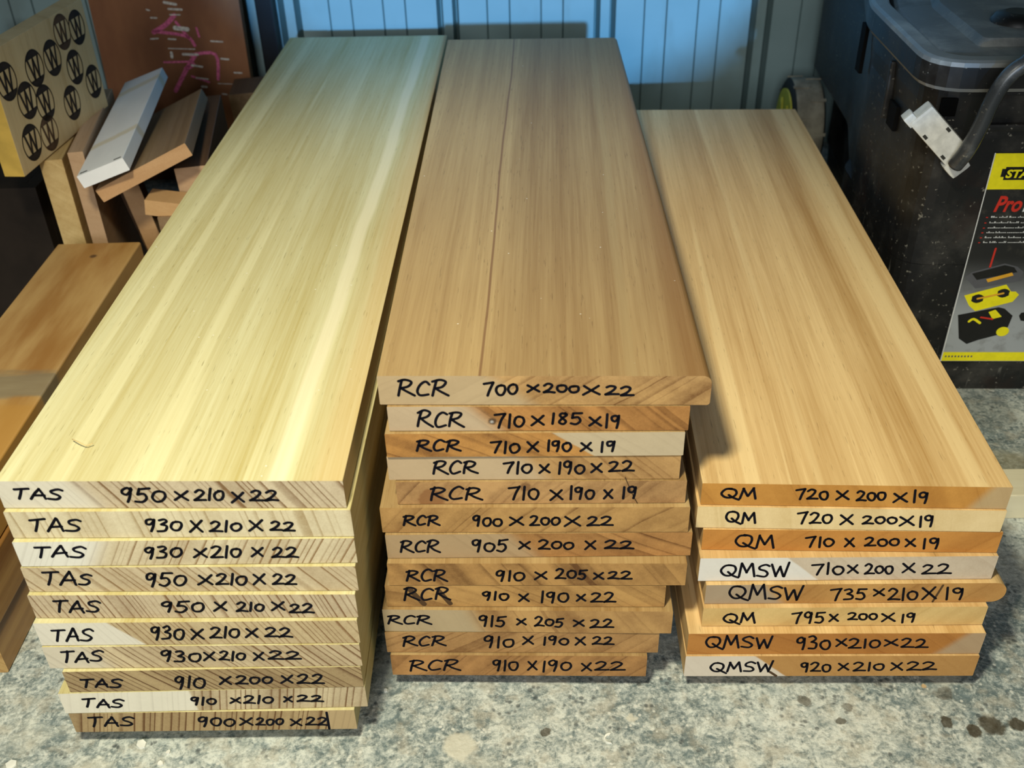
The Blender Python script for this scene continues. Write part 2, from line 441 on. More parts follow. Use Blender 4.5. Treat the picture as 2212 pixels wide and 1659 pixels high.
# ------------------------------------------------------------------ the three stacks of planks
INK = plain('marker_ink', (0.004, 0.004, 0.008), 0.7, 0.08, var=0.3)
STAIN = plain('burnt_stain', (0.075, 0.04, 0.018), 0.6, 0.2)
BOARDS = [
 ('TAS',9,0.9,0.1979,0.02115,-0.2136,0.4431,0,-0.0177,0.0,[('TAS',(-88.7,6.4),(-57.1,5.8),(-86.0,16.8)),('900',(-11.9,5.0),(13.9,4.5),(-9.7,15.7)),('x',(17.7,5.4),(26.1,5.2),(19.1,13.3)),('200',(29.1,5.5),(47.7,5.2),(30.5,13.6)),('x',(53.0,4.7),(60.2,4.6),(54.1,12.2)),('22',(63.9,4.9),(78.8,4.6),(65.1,13.5))]),
 ('TAS',8,0.91,0.2086,0.02135,-0.2096,0.4441,0.02115,-0.0042,0.0,[('TAS',(-91.3,6.1),(-63.5,5.0),(-88.9,15.1)),('910',(-16.6,6.4),(0.5,5.8),(-15.0,14.2)),('x',(10.9,6.9),(17.4,6.7),(12.0,12.7)),('210',(19.9,6.2),(39.8,5.5),(21.3,14.2)),('x',(47.5,7.0),(52.8,6.8),(48.3,12.5)),('22',(56.9,7.1),(73.9,6.4),(57.8,13.4))]),
 ('TAS',7,0.91,0.1995,0.02117,-0.2056,0.4443,0.0425,-0.0103,0.0,[('TAS',(-91.5,4.5),(-63.6,3.7),(-89.2,13.2)),('910',(-28.3,1.8),(-7.8,1.2),(-25.5,14.9)),('x',(3.1,5.3),(10.4,5.1),(4.7,13.7)),('200',(14.3,5.4),(38.5,4.7),(15.8,13.8)),('x',(44.6,5.0),(52.1,4.8),(45.8,12.9)),('22',(55.6,4.7),(73.3,4.2),(57.0,14.3))]),
 ('TAS',6,0.93,0.2096,0.02155,-0.2092,0.4458,0.06367,-0.0229,0.0,[('TAS',(-95.8,6.4),(-67.9,6.1),(-92.9,16.6)),('930',(-28.9,5.9),(-2.3,5.6),(-26.5,16.6)),('x',(0.0,6.9),(7.1,6.8),(1.7,15.4)),('210',(10.5,6.8),(27.6,6.5),(12.2,15.6)),('x',(33.1,6.5),(39.6,6.4),(34.4,14.1)),('22',(43.5,7.2),(64.3,6.9),(44.8,15.1))]),
 ('TAS',5,0.93,0.2101,0.02167,-0.2087,0.4467,0.08522,-0.0235,0.0,[('TAS',(-97.2,4.3),(-70.3,4.0),(-94.0,15.5)),('930',(-31.6,4.8),(-10.0,4.5),(-28.8,17.0)),('x',(-5.0,5.3),(2.9,5.2),(-3.2,14.3)),('210',(7.9,6.3),(26.7,6.0),(9.9,16.5)),('x',(31.2,6.5),(38.5,6.4),(32.8,15.4)),('22',(43.6,6.3),(60.9,6.1),(45.1,15.6))]),
 ('TAS',4,0.95,0.2099,0.02134,-0.2077,0.4499,0.10689,-0.0324,0.0,[('TAS',(-92.4,5.3),(-61.9,5.2),(-89.6,15.1)),('950',(-21.9,5.4),(6.0,5.3),(-19.7,15.3)),('x',(12.8,6.3),(20.6,6.2),(14.4,14.4)),('210',(27.2,5.7),(44.9,5.7),(28.7,14.4)),('x',(50.0,6.4),(57.8,6.4),(51.2,14.0)),('22',(61.3,4.0),(76.3,4.0),(62.5,12.4))]),
 ('TAS',3,0.95,0.211,0.02174,-0.206,0.4527,0.12822,-0.0319,0.0,[('TAs',(-95.6,6.0),(-64.3,5.9),(-92.3,17.4)),('950',(-29.7,4.5),(-3.9,4.3),(-26.9,16.3)),('x',(4.1,5.8),(12.9,5.8),(5.9,14.6)),('210',(15.7,5.2),(34.9,5.1),(17.6,14.9)),('x',(39.5,6.1),(46.8,6.1),(41.0,15.2)),('22',(51.6,5.6),(66.4,5.5),(53.1,14.7))]),
 ('TAS',2,0.93,0.2112,0.02122,-0.2048,0.4543,0.14997,-0.0215,0.0,[('TAS',(-95.5,7.7),(-63.5,7.2),(-92.8,16.7)),('930',(-26.8,5.9),(-3.3,5.5),(-24.5,16.0)),('x',(4.4,6.4),(12.2,6.3),(6.0,14.1)),('210',(15.0,5.6),(33.5,5.3),(17.0,15.7)),('x',(40.6,6.2),(47.1,6.1),(41.9,13.5)),('22',(53.3,5.3),(68.8,5.1),(54.7,14.0))]),
 ('TAS',1,0.93,0.2113,0.02187,-0.2047,0.4565,0.17118,-0.0312,0.0,[('TAS',(-93.9,5.9),(-62.2,5.7),(-91.0,15.8)),('930',(-22.2,5.0),(0.3,4.8),(-19.8,15.3)),('x',(5.3,4.5),(12.7,4.5),(7.2,13.6)),('210',(17.7,4.7),(37.1,4.6),(19.4,13.6)),('x',(42.0,4.5),(49.9,4.5),(43.4,12.7)),('22',(55.1,4.9),(69.5,4.7),(56.2,12.3))]),
 ('TAS',0,0.9357,0.2093,0.02159,-0.2059,0.4588,0.19305,-0.0395,0.015,[('TAS',(-96.8,6.9),(-67.1,6.9),(-94.2,15.3)),('950',(-31.8,4.4),(-4.6,4.4),(-29.0,15.9)),('x',(1.6,6.4),(9.4,6.4),(3.2,13.8)),('210',(13.5,5.7),(31.2,5.7),(15.3,14.5)),('x',(35.9,4.6),(42.9,4.6),(37.4,13.1)),('22',(47.3,5.7),(63.9,5.7),(48.7,13.8))]),
 ('RCR',11,0.91,0.1858,0.02241,-0.0008,0.4838,0,-0.0408,0.0,[('RCR',(-79.5,4.8),(-43.4,5.2),(-78.5,16.9)),('910',(-18.8,5.4),(-0.5,5.5),(-18.4,17.4)),('x',(7.0,6.1),(13.1,6.2),(7.1,15.0)),('190',(17.2,5.0),(38.4,5.2),(17.3,16.0)),('x',(46.0,5.6),(53.0,5.7),(45.9,14.4)),('22',(56.0,6.6),(77.0,6.8),(55.7,16.3))]),
 ('RCR',10,0.91,0.1958,0.02169,0.002,0.4862,0.02241,-0.0363,0.0,[('RCR',(-85.4,6.7),(-55.4,6.8),(-84.6,16.5)),('910',(-27.2,5.2),(-5.7,5.2),(-26.8,17.1)),('x',(0.8,8.7),(8.1,8.7),(0.9,16.3)),('190',(15.2,8.2),(33.7,8.2),(15.3,17.2)),('x',(38.4,8.2),(45.5,8.2),(38.3,16.1)),('22',(51.1,8.4),(65.5,8.5),(50.9,16.4))]),
 ('RCR',9,0.915,0.2035,0.02267,0.0061,0.4857,0.04411,-0.0455,0.0,[('RCR',(-98.7,7.3),(-68.5,7.6),(-97.9,15.9)),('915',(-34.1,5.5),(-15.3,5.8),(-33.7,16.6)),('x',(-7.2,8.0),(-1.1,8.1),(-7.1,14.1)),('205',(5.5,6.0),(25.5,6.2),(5.6,15.4)),('x',(32.8,7.1),(40.2,7.2),(32.7,13.7)),('22',(44.8,5.3),(60.7,5.5),(44.6,13.9))]),
 ('RCR',8,0.91,0.1942,0.02142,0.005,0.489,0.06678,-0.0381,0.0,[('RCR',(-84.5,6.5),(-52.8,6.6),(-83.5,18.4)),('910',(-29.7,6.3),(-11.1,6.3),(-29.4,14.9)),('x',(-4.2,5.4),(2.4,5.4),(-4.0,12.7)),('190',(10.8,3.5),(30.2,3.5),(10.9,15.0)),('x',(36.1,5.5),(41.9,5.5),(36.0,12.3)),('22',(46.2,4.4),(62.7,4.4),(45.9,13.9))]),
 ('RCR',7,0.91,0.2034,0.02127,0.0132,0.4884,0.0882,-0.0371,0.0,[('RCR',(-89.3,4.5),(-62.0,4.5),(-88.4,15.0)),('910',(-27.9,4.5),(-8.3,4.5),(-27.5,15.0)),('x',(-1.1,6.1),(6.9,6.1),(-1.0,13.8)),('205',(13.2,6.1),(34.2,6.1),(13.2,15.3)),('x',(39.1,6.1),(45.7,6.1),(39.0,12.5)),('22',(49.0,6.1),(64.9,6.1),(48.8,13.7))]),
 ('RCR',6,0.905,0.2059,0.02193,0.0149,0.4942,0.10947,-0.0245,0.0,[('RCR',(-93.6,5.8),(-67.2,5.5),(-92.7,16.6)),('905',(-45.1,5.2),(-21.2,4.9),(-44.6,15.9)),('x',(-13.1,7.3),(-5.9,7.2),(-12.9,14.3)),('200',(0.3,7.1),(23.8,6.8),(0.4,15.3)),('x',(31.6,6.3),(38.5,6.2),(31.5,14.2)),('22',(45.0,7.0),(64.0,6.7),(44.8,14.4))]),
 ('RCR',5,0.9,0.2043,0.0225,0.0124,0.4951,0.1314,-0.0368,0.0,[('RCR',(-87.2,6.7),(-63.7,6.7),(-86.5,15.3)),('900',(-41.1,5.6),(-21.7,5.5),(-40.7,14.5)),('x',(-16.3,6.5),(-7.7,6.5),(-16.2,14.1)),('200',(-2.9,6.1),(16.9,6.0),(-2.8,15.1)),('x',(20.1,5.7),(30.1,5.7),(20.1,14.1)),('22',(35.4,5.7),(51.9,5.7),(35.3,13.9))]),
 ('RCR',4,0.71,0.1892,0.01955,0.0169,0.4983,0.1539,-0.0324,0.0,[('RCR',(-72.4,3.8),(-39.1,3.5),(-71.6,14.9)),('710',(-20.9,3.4),(-1.3,3.2),(-20.6,14.7)),('x',(6.2,3.5),(14.1,3.4),(6.2,12.6)),('190',(18.8,3.8),(35.2,3.7),(18.7,14.5)),('x',(41.3,4.3),(46.8,4.3),(41.1,12.0)),('19',(53.1,4.3),(63.1,4.2),(52.7,14.2))]),
 ('RCR',3,0.71,0.1882,0.02003,0.0123,0.4998,0.17346,-0.0353,0.0,[('RCR',(-64.7,4.9),(-36.6,4.8),(-63.9,15.6)),('710',(-19.2,5.1),(-1.1,5.0),(-18.9,14.7)),('x',(3.9,5.6),(10.3,5.6),(3.9,13.0)),('190',(15.8,4.5),(33.0,4.4),(15.8,14.5)),('x',(37.3,5.7),(43.8,5.7),(37.2,13.0)),('22',(48.7,6.3),(64.3,6.2),(48.4,15.0))]),
 ('RCR',2,0.71,0.1885,0.01925,0.0131,0.4986,0.19349,-0.0321,0.0,[('RCR',(-74.5,5.3),(-47.3,5.1),(-73.9,13.8)),('710',(-27.6,3.0),(-9.4,2.8),(-27.3,12.7)),('x',(-4.5,4.1),(2.3,4.0),(-4.4,12.1)),('190',(8.0,4.0),(23.3,3.8),(8.0,13.0)),('x',(29.4,4.4),(36.0,4.4),(29.3,10.9)),('19',(41.7,3.4),(51.7,3.3),(41.4,11.4))]),
 ('RCR',1,0.71,0.1873,0.01927,0.0155,0.5002,0.21274,-0.0414,0.0,[('RCR',(-75.3,3.1),(-46.9,3.0),(-74.4,14.8)),('710',(-27.2,2.1),(-8.5,2.1),(-26.8,12.8)),('x',(-3.9,4.6),(3.6,4.6),(-3.8,11.7)),('185',(8.2,4.9),(27.3,4.9),(8.2,13.3)),('x',(32.1,3.6),(39.3,3.6),(31.9,10.7)),('19',(41.9,2.3),(51.4,2.3),(41.6,12.0))]),
 ('RCR',0,0.72,0.2033,0.02203,0.0192,0.501,0.23201,-0.0484,0.0258,[('RCR',(-89.7,6.7),(-59.0,6.7),(-88.7,17.9)),('700',(-36.6,7.1),(-16.1,7.2),(-36.2,17.0)),('x',(-10.0,9.6),(-2.9,9.6),(-9.9,14.6)),('200',(0.1,9.2),(21.7,9.3),(0.1,15.8)),('x',(24.2,7.7),(34.0,7.7),(24.1,14.6)),('22',(38.0,7.2),(54.7,7.2),(37.8,14.1))]),
 ('QM',7,0.92,0.2088,0.02223,0.224,0.4759,0,-0.0314,0.0,[('QMSW',(-85.5,5.1),(-40.5,5.0),(-86.4,15.5)),('920',(-19.8,4.6),(1.5,4.5),(-21.2,14.5)),('x',(6.7,6.2),(13.8,6.2),(5.5,13.9)),('210',(17.9,5.7),(39.7,5.6),(16.4,14.9)),('x',(44.7,6.1),(52.7,6.1),(43.2,14.3)),('22',(56.2,6.1),(76.7,6.1),(54.4,15.1))]),
 ('QM',6,0.93,0.2081,0.02179,0.2243,0.4775,0.02223,-0.0318,0.0,[('QMSW',(-91.0,6.4),(-43.7,6.3),(-92.0,18.5)),('930',(-25.9,4.6),(-2.0,4.5),(-27.7,17.5)),('x',(1.6,8.2),(8.9,8.2),(0.3,15.7)),('210',(10.9,6.2),(32.9,6.1),(9.2,16.5)),('x',(35.9,8.1),(44.9,8.1),(34.6,15.1)),('22',(48.0,6.4),(66.0,6.3),(46.2,15.6))]),
 ('QM',5,0.795,0.1979,0.01886,0.2291,0.4843,0.04402,-0.0277,0.0,[('QM',(-83.6,3.3),(-61.8,3.1),(-84.5,13.1)),('795',(-34.8,2.9),(-12.3,2.7),(-36.3,13.8)),('x',(-9.0,4.8),(-3.1,4.7),(-10.2,12.0)),('200',(4.1,5.3),(24.3,5.2),(2.8,12.8)),('x',(27.8,4.0),(36.6,3.9),(26.3,12.1)),('19',(41.4,3.1),(51.8,3.0),(39.7,12.0))]),
 ('QM',4,0.735,0.2081,0.019,0.2352,0.488,0.06287,-0.0264,0.0,[('QMSW',(-87.0,4.2),(-35.8,3.7),(-88.3,17.3)),('735',(-15.6,3.1),(8.8,2.9),(-17.4,14.5)),('x',(13.4,6.8),(20.6,6.7),(12.2,13.6)),('210',(24.1,2.7),(44.6,2.5),(22.0,14.1)),('x',(48.0,2.5),(57.4,2.4),(45.6,13.9)),('19',(63.4,2.6),(77.0,2.5),(60.9,14.2))]),
 ('QM',3,0.71,0.2023,0.02221,0.2269,0.4918,0.08187,-0.0265,0.0,[('QMSW',(-85.6,4.1),(-38.8,3.6),(-86.8,15.9)),('710',(-22.5,5.3),(-1.1,5.1),(-24.1,16.0)),('x',(1.8,6.3),(8.6,6.2),(0.4,14.2)),('200',(13.6,5.7),(32.7,5.5),(11.8,15.9)),('x',(39.2,6.2),(47.4,6.1),(37.4,15.0)),('22',(53.0,5.2),(72.1,5.0),(51.1,14.4))]),
 ('QM',2,0.71,0.2,0.01939,0.2274,0.4972,0.10408,-0.0533,0.0,[('QM',(-76.8,2.3),(-51.0,2.6),(-78.1,14.9)),('710',(-28.9,3.7),(-10.1,4.0),(-30.3,13.3)),('x',(-2.6,4.1),(3.3,4.2),(-3.9,12.2)),('200',(10.8,4.7),(33.8,5.0),(9.4,12.7)),('x',(38.1,4.7),(44.5,4.8),(36.8,11.6)),('19',(49.6,3.3),(61.4,3.5),(47.6,12.9))]),
 ('QM',1,0.72,0.2027,0.01952,0.2235,0.4978,0.12347,-0.0617,0.0,[('QM',(-81.6,4.6),(-61.7,5.0),(-82.5,14.3)),('720',(-33.1,4.6),(-10.3,5.1),(-34.5,14.9)),('x',(-5.0,4.8),(3.4,4.9),(-6.3,12.9)),('200',(9.8,5.1),(32.3,5.5),(8.4,12.9)),('x',(34.7,4.1),(43.6,4.3),(33.0,12.7)),('19',(47.1,3.7),(57.1,3.9),(45.1,13.6))]),
 ('QM',0,0.72,0.2006,0.01908,0.2242,0.4991,0.14299,-0.0621,0.0111,[('QM',(-86.7,5.2),(-64.1,5.6),(-87.5,14.2)),('720',(-37.3,5.4),(-16.5,5.8),(-38.5,14.4)),('x',(-11.3,5.9),(-3.5,6.0),(-12.4,13.1)),('200',(2.3,5.4),(21.0,5.8),(0.9,13.7)),('x',(26.5,4.1),(35.1,4.2),(24.8,12.8)),('19',(38.9,4.0),(49.2,4.2),(37.0,13.7))]),
]

# look of each plank: (end light, end dark, ring angle, ring period, line, broad, extra)
W_TAS = (0.80, 0.74, 0.60); W_QM = (0.80, 0.72, 0.62); W_RCR = (0.62, 0.48, 0.31)
LOOK = {
 ('TAS', 0): ((0.647, 0.54, 0.373), (.21, .12, .055), 58, .0052, 0.95, .35, dict(sap=(-.052, .7, -1, (.70, .64, .52)))),
 ('TAS', 1): ((0.762, 0.671, 0.463), (.36, .25, .12), 80, .0065, 0.55, .35, {}),
 ('TAS', 2): ((0.716, 0.612, 0.411), (.27, .16, .07), -62, .0046, 0.9, .35, dict(sap=(-.055, -.5, -1, (.78, .74, .64)))),
 ('TAS', 3): ((0.67, 0.551, 0.361), (.27, .16, .07), 52, .0056, 0.8, .35, {}),
 ('TAS', 4): ((0.658, 0.54, 0.361), (.22, .12, .055), 72, .0042, 0.9, .4, {}),
 ('TAS', 5): ((0.636, 0.504, 0.296), (.25, .14, .06), 62, .0040, 0.75, .3, dict(sap=(-.047, 1.0, -1, (.76, .70, .58)))),
 ('TAS', 6): ((0.647, 0.516, 0.321), (.20, .11, .05), 50, .0048, 1.0, .4, dict(sap=(-.07, .6, -1, (.68, .60, .46)))),
 ('TAS', 7): ((0.466, 0.341, 0.177), (.13, .065, .028), 42, .0042, 1.15, .45, {}),
 ('TAS', 8): ((0.647, 0.528, 0.334), (.20, .11, .05), -80, .0052, 1.0, .4, dict(sap=(-.014, .1, -1, W_TAS))),
 ('TAS', 9): ((0.486, 0.351, 0.177), (.15, .075, .03), -76, .0050, 1.15, .55, dict(sap=(.079, .0, 1, (.50, .36, .19)))),
 ('RCR', 0): ((0.504, 0.304, 0.122), (0.152, 0.066, 0.022), -34, .0100, .55, .7, dict(sap=(-.02, 1.2, -1, (.46, .34, .20)))),
 ('RCR', 1): ((0.458, 0.222, 0.069), (0.16, 0.066, 0.019), 40, .0120, .45, .6, dict(sap=(-.035, 1.0, -1, (.50, .38, .25)), spots=[(-.0285, .0075, .0028, (.06, .035, .02)), (-.0290, .0070, .0008, (.6, .6, .58))])),
 ('RCR', 2): ((0.492, 0.243, 0.069), (0.152, 0.062, 0.019), 30, .0110, .45, .6, dict(sap=(.022, 1.4, 1, (.52, .42, .28)))),
 ('RCR', 3): ((0.538, 0.323, 0.13), (0.192, 0.088, 0.029), 45, .0130, .40, .5, dict(sap=(.0, .8, -1, (.50, .37, .23)))),
 ('RCR', 4): ((0.504, 0.294, 0.122), (0.16, 0.074, 0.029), -46, .0150, .40, .8, dict(spots=[(-.072, .004, .009, (.26, .12, .045)), (-.01, .014, .004, (.2, .1, .04))])),
 ('RCR', 5): ((0.492, 0.284, 0.101), (0.176, 0.081, 0.026), -44, .0150, .50, .5, {}),
 ('RCR', 6): ((0.481, 0.243, 0.081), (0.144, 0.059, 0.018), 38, .0140, .60, .6, dict(sap=(-.010, .9, -1, (.42, .29, .16)))),
 ('RCR', 7): ((0.458, 0.253, 0.086), (0.128, 0.055, 0.018), 55, .0170, .50, 1.0, {}),
 ('RCR', 8): ((0.515, 0.294, 0.101), (0.176, 0.081, 0.026), 28, .0110, .40, .6, {}),
 ('RCR', 9): ((0.504, 0.294, 0.11), (0.2, 0.092, 0.032), 65, .0200, .40, .7, dict(sap=(-.036, .4, -1, (.45, .34, .20)))),
 ('RCR', 10): ((0.481, 0.273, 0.106), (0.176, 0.081, 0.029), -34, .0140, .40, .5, {}),
 ('RCR', 11): ((0.469, 0.243, 0.086), (0.152, 0.066, 0.022), -48, .0100, .45, .5, {}),
 ('QM', 0): ((0.572, 0.275, 0.061), (.36, .15, .028), 62, .0200, .25, .6, dict(sap=(.083, -.6, 1, (.50, .35, .18)))),
 ('QM', 1): ((0.814, 0.627, 0.341), (.55, .37, .15), 80, .0250, .20, .4, {}),
 ('QM', 2): ((0.583, 0.264, 0.061), (.38, .15, .03), -40, .0220, .25, .6, {}),
 ('QM', 3): ((0.66, 0.55, 0.418), (.42, .31, .21), 45, .0200, .25, .3, dict(sap=(-.030, 1.1, -1, (.76, .72, .66)))),
 ('QM', 4): ((0.55, 0.297, 0.094), (.33, .15, .04), -50, .0180, .30, .6, dict(sap=(-.058, .8, -1, (.40, .30, .20)))),
 ('QM', 5): ((0.726, 0.506, 0.209), (.50, .30, .10), -42, .0170, .30, .5, {}),
 ('QM', 6): ((0.484, 0.209, 0.05), (.30, .11, .022), 30, .0230, .30, .7, dict(sap=(.083, -.9, 1, (.45, .31, .18)))),
 ('QM', 7): ((0.528, 0.286, 0.094), (.34, .16, .045), 50, .0200, .25, .4, dict(sap=(-.043, 1.1, -1, (.70, .61, .50)))),
}
LONG = {'TAS': ((.67, .62, .365), (.46, .365, .125), .10, .42), 'RCR': ((.46, .315, .14), (.24, .13, .042), .10, .46), 'QM': ((.76, .53, .25), (.46, .26, .085), .10, .50)}
TOP = {('TAS', 0): dict(pale=True, specks=True, edge=(.070, .100, .45, (.60, .36, .12)), streak=(.066, .0065, .65, (.88, .80, .55))),
       ('RCR', 0): dict(specks=True, edge=(.060, .098, .55, (.24, .11, .03)), streak=(.052, .004, .35, (.48, .36, .17))), ('QM', 0): dict(pale=True)}
STACK = {'TAS': ('left', 'yellowish'), 'RCR': ('middle', 'brown'), 'QM': ('right', 'tan')}
ORD = ['topmost', 'second', 'third', 'fourth', 'fifth', 'sixth', 'seventh', 'eighth', 'ninth', 'tenth', 'eleventh', 'lowest']
WORDS = {'QM3': 'QMSW', 'QM4': 'QMSW', 'QM6': 'QMSW', 'QM7': 'QMSW'}
ENDNOTE = {('TAS', 0): 'grey-streaked end', ('TAS', 1): 'pale even end', ('TAS', 2): 'whitish left end', ('TAS', 3): 'slanting grain', ('TAS', 4): 'upright grain lines',
 ('TAS', 5): 'whitish left corner', ('TAS', 6): 'slanting brown lines', ('TAS', 7): 'bold brown stripes', ('TAS', 8): 'white left half', ('TAS', 9): 'dark upright stripes',
 ('RCR', 0): 'wide overhanging', ('RCR', 1): 'dark knot', ('RCR', 2): 'pale right end', ('RCR', 3): 'pale left end', ('RCR', 4): 'mottled cracked end', ('RCR', 5): 'slanting grain',
 ('RCR', 6): 'reddish right end', ('RCR', 7): 'blotchy end', ('RCR', 8): 'dark smeared letters', ('RCR', 9): 'pale left end', ('RCR', 10): 'plain brown end', ('RCR', 11): 'narrow reddish end',
 ('QM', 0): 'orange end', ('QM', 1): 'creamy pale end', ('QM', 2): 'deep orange end', ('QM', 3): 'white end', ('QM', 4): 'rounded right edge', ('QM', 5): 'yellow end',
 ('QM', 6): 'dark orange end', ('QM', 7): 'half white end'}
EXTRA = {('RCR', 8): [(0, (.10, .95), (.44, -.35), 2.0, 1), (0, (.76, .75), (1.02, -.30), 1.8, 1)], ('QM', 4): [(4, (1.5, 1.25), (.75, -.15), 0.8, 1)],
 ('TAS', 9): [(5, (.93, 1.6), (1.08, -.5), 0.9, 0)], ('QM', 7): [(0, (.96, -.05), (1.06, -.45), 1.0, 1)],
 ('RCR', 4): [(5, (.22, 1.75), (.5, .9), .35, 1), (5, (.5, .9), (.75, .15), .35, 1), (5, (.75, .15), (1.02, -.45), .35, 1)]}
rng = random.Random(11)
for (st, i, L, w, th, bx, by, bz, yaw, shear, rows) in BOARDS:
    el, ed, ang, per, line, broad, ex = LOOK[(st, i)]
    ll, ld, lline, lbroad = LONG[st]
    seed = {'TAS': 1, 'RCR': 40, 'QM': 80}[st] + i*1.7
    k = 0.94 + 0.12*rng.random()
    m_long = wood('long_grain_%s_%d' % (st, i), tuple(c*k for c in ll), tuple(c*k for c in ld), False, ang if st != 'RCR' or i else 70, per*(1.3 if st == 'TAS' else 1.0), lline, lbroad, .52,
                  vein=-.040 if (st, i) == ('RCR', 0) else None, seed=seed, rough=.5, warp=.006, **TOP.get((st, i), {}))
    m_end = wood('end_grain_%s_%d' % (st, i), el, ed, True, ang, per, line, broad, .22, curv=(0 if st == 'TAS' else rng.uniform(-1.5, 1.5)), warp=(.0016 if st == 'TAS' else .006), seed=seed, rough=.7, spec=.2, blotch={'TAS': .5, 'RCR': 1.7, 'QM': .8}[st], soft=(.009 if st == 'RCR' and i != 2 else .010 if (st, i) in (('TAS', 0), ('TAS', 2), ('TAS', 6)) else .005 if (st, i) in (('QM', 0), ('QM', 6), ('QM', 4)) else .0012), **ex)
    r4 = [0.0005]*4
    if (st, i) == ('QM', 4): r4 = [.0005, .0085, .0085, .0005]
    if (st, i) == ('RCR', 0): r4 = [.0006, .002, .0055, .0008]
    wid = w
    if (st, i) == ('QM', 4): wid = w
    tp = 0.012 if (st, i) == ('TAS', 0) else 0.0
    def fn(co, shear=shear, tp=tp, L=L):
        s = 1 + tp*co.y/L/0.21*0.5
        return Vector((co.x*s - shear*co.y, co.y, co.z))
    bm = bmesh.new()
    prism_x(bm, rounded_profile(wid, th - 0.0006, r4), 0, L, 0, 1, fn, 6)
    plank = link('plank', bm, [m_long, m_end], loc=(bx, by, bz), rot=(0, 0, yaw))
    mark = WORDS.get('%s%d' % (st, i), st); dims = ' x '.join(s for s, *_ in rows[1:] if s != 'x')
    last = max(j for (s_, j, *_) in BOARDS if s_ == st)
    pos = 'lowest' if i == last else ORD[i]
    tag(plank, '%s plank marked %s %s, %s, %s in %s stack' % (STACK[st][1], mark, dims, ENDNOTE[(st, i)], pos, STACK[st][0]), 'plank', 'planks in the %s stack' % STACK[st][0])
    bm = bmesh.new()
    writing(bm, rows, 0.88 if st != 'TAS' else 0.92, -0.00012, random.Random(100 + int(seed*10)), EXTRA.get((st, i), ()))
    wr = link('marker_writing', bm, [INK, STAIN], parent=plank)
    wr['label'] = 'black handwritten marker letters and numbers'

# bearers that hold the stacks off the floor
m_bearer = wood('bearer_timber', (.45, .33, .18), (.25, .15, .07), False, 60, .006, seed=300)
for (st, x0, y0, yaw, w_) in (('left', -.207, .49, -.02, .16), ('left', -.194, 1.26, -.02, .16), ('middle', .004, .53, -.035, .15), ('middle', .030, 1.31, -.035, .15), ('right', .228, .52, -.03, .16), ('right', .251, 1.32, -.03, .16)):
    bm = bmesh.new(); add_box(bm, -w_/2, w_/2, 0, .03, 0, -FLOOR - .0003, 0, .0006)
    tag(link('bearer', bm, m_bearer, loc=(x0, y0, FLOOR), rot=(0, 0, yaw)), 'thin timber bearer under the %s end of the %s stack of planks' % ('near' if y0 < .8 else 'far', st), 'bearer', 'bearers under the stacks')

# ------------------------------------------------------------------ timber off-cuts on the left
def board(name, mat, fl, fr, fb, dvec, L, label, cat='offcut', group=None, bev=.0008, mats=None):
    """A board whose near end has the corners fl (top left), fr (top right) and fb (a point below fl); it runs back along dvec by L."""
    fl, fr, fb, d = Vector(fl), Vector(fr), Vector(fb), Vector(dvec).normalized()
    u = fr - fl; u = (u - d*u.dot(d)); w_ = u.length; u.normalize()
    n = u.cross(d).normalized(); 
    h = abs((fl - fb).dot(n))
    org = fl + u*w_/2 - n*h
    M = Matrix(((u.x, d.x, n.x, org.x), (u.y, d.y, n.y, org.y), (u.z, d.z, n.z, org.z), (0, 0, 0, 1)))
    bm = bmesh.new(); prism_x(bm, rounded_profile(w_, h, [bev]*4), 0, L, 0, 1 if mats else 0, None, 2)
    o = link(name, bm, mats or mat, matrix=M)
    tag(o, label, cat, group)
    return o

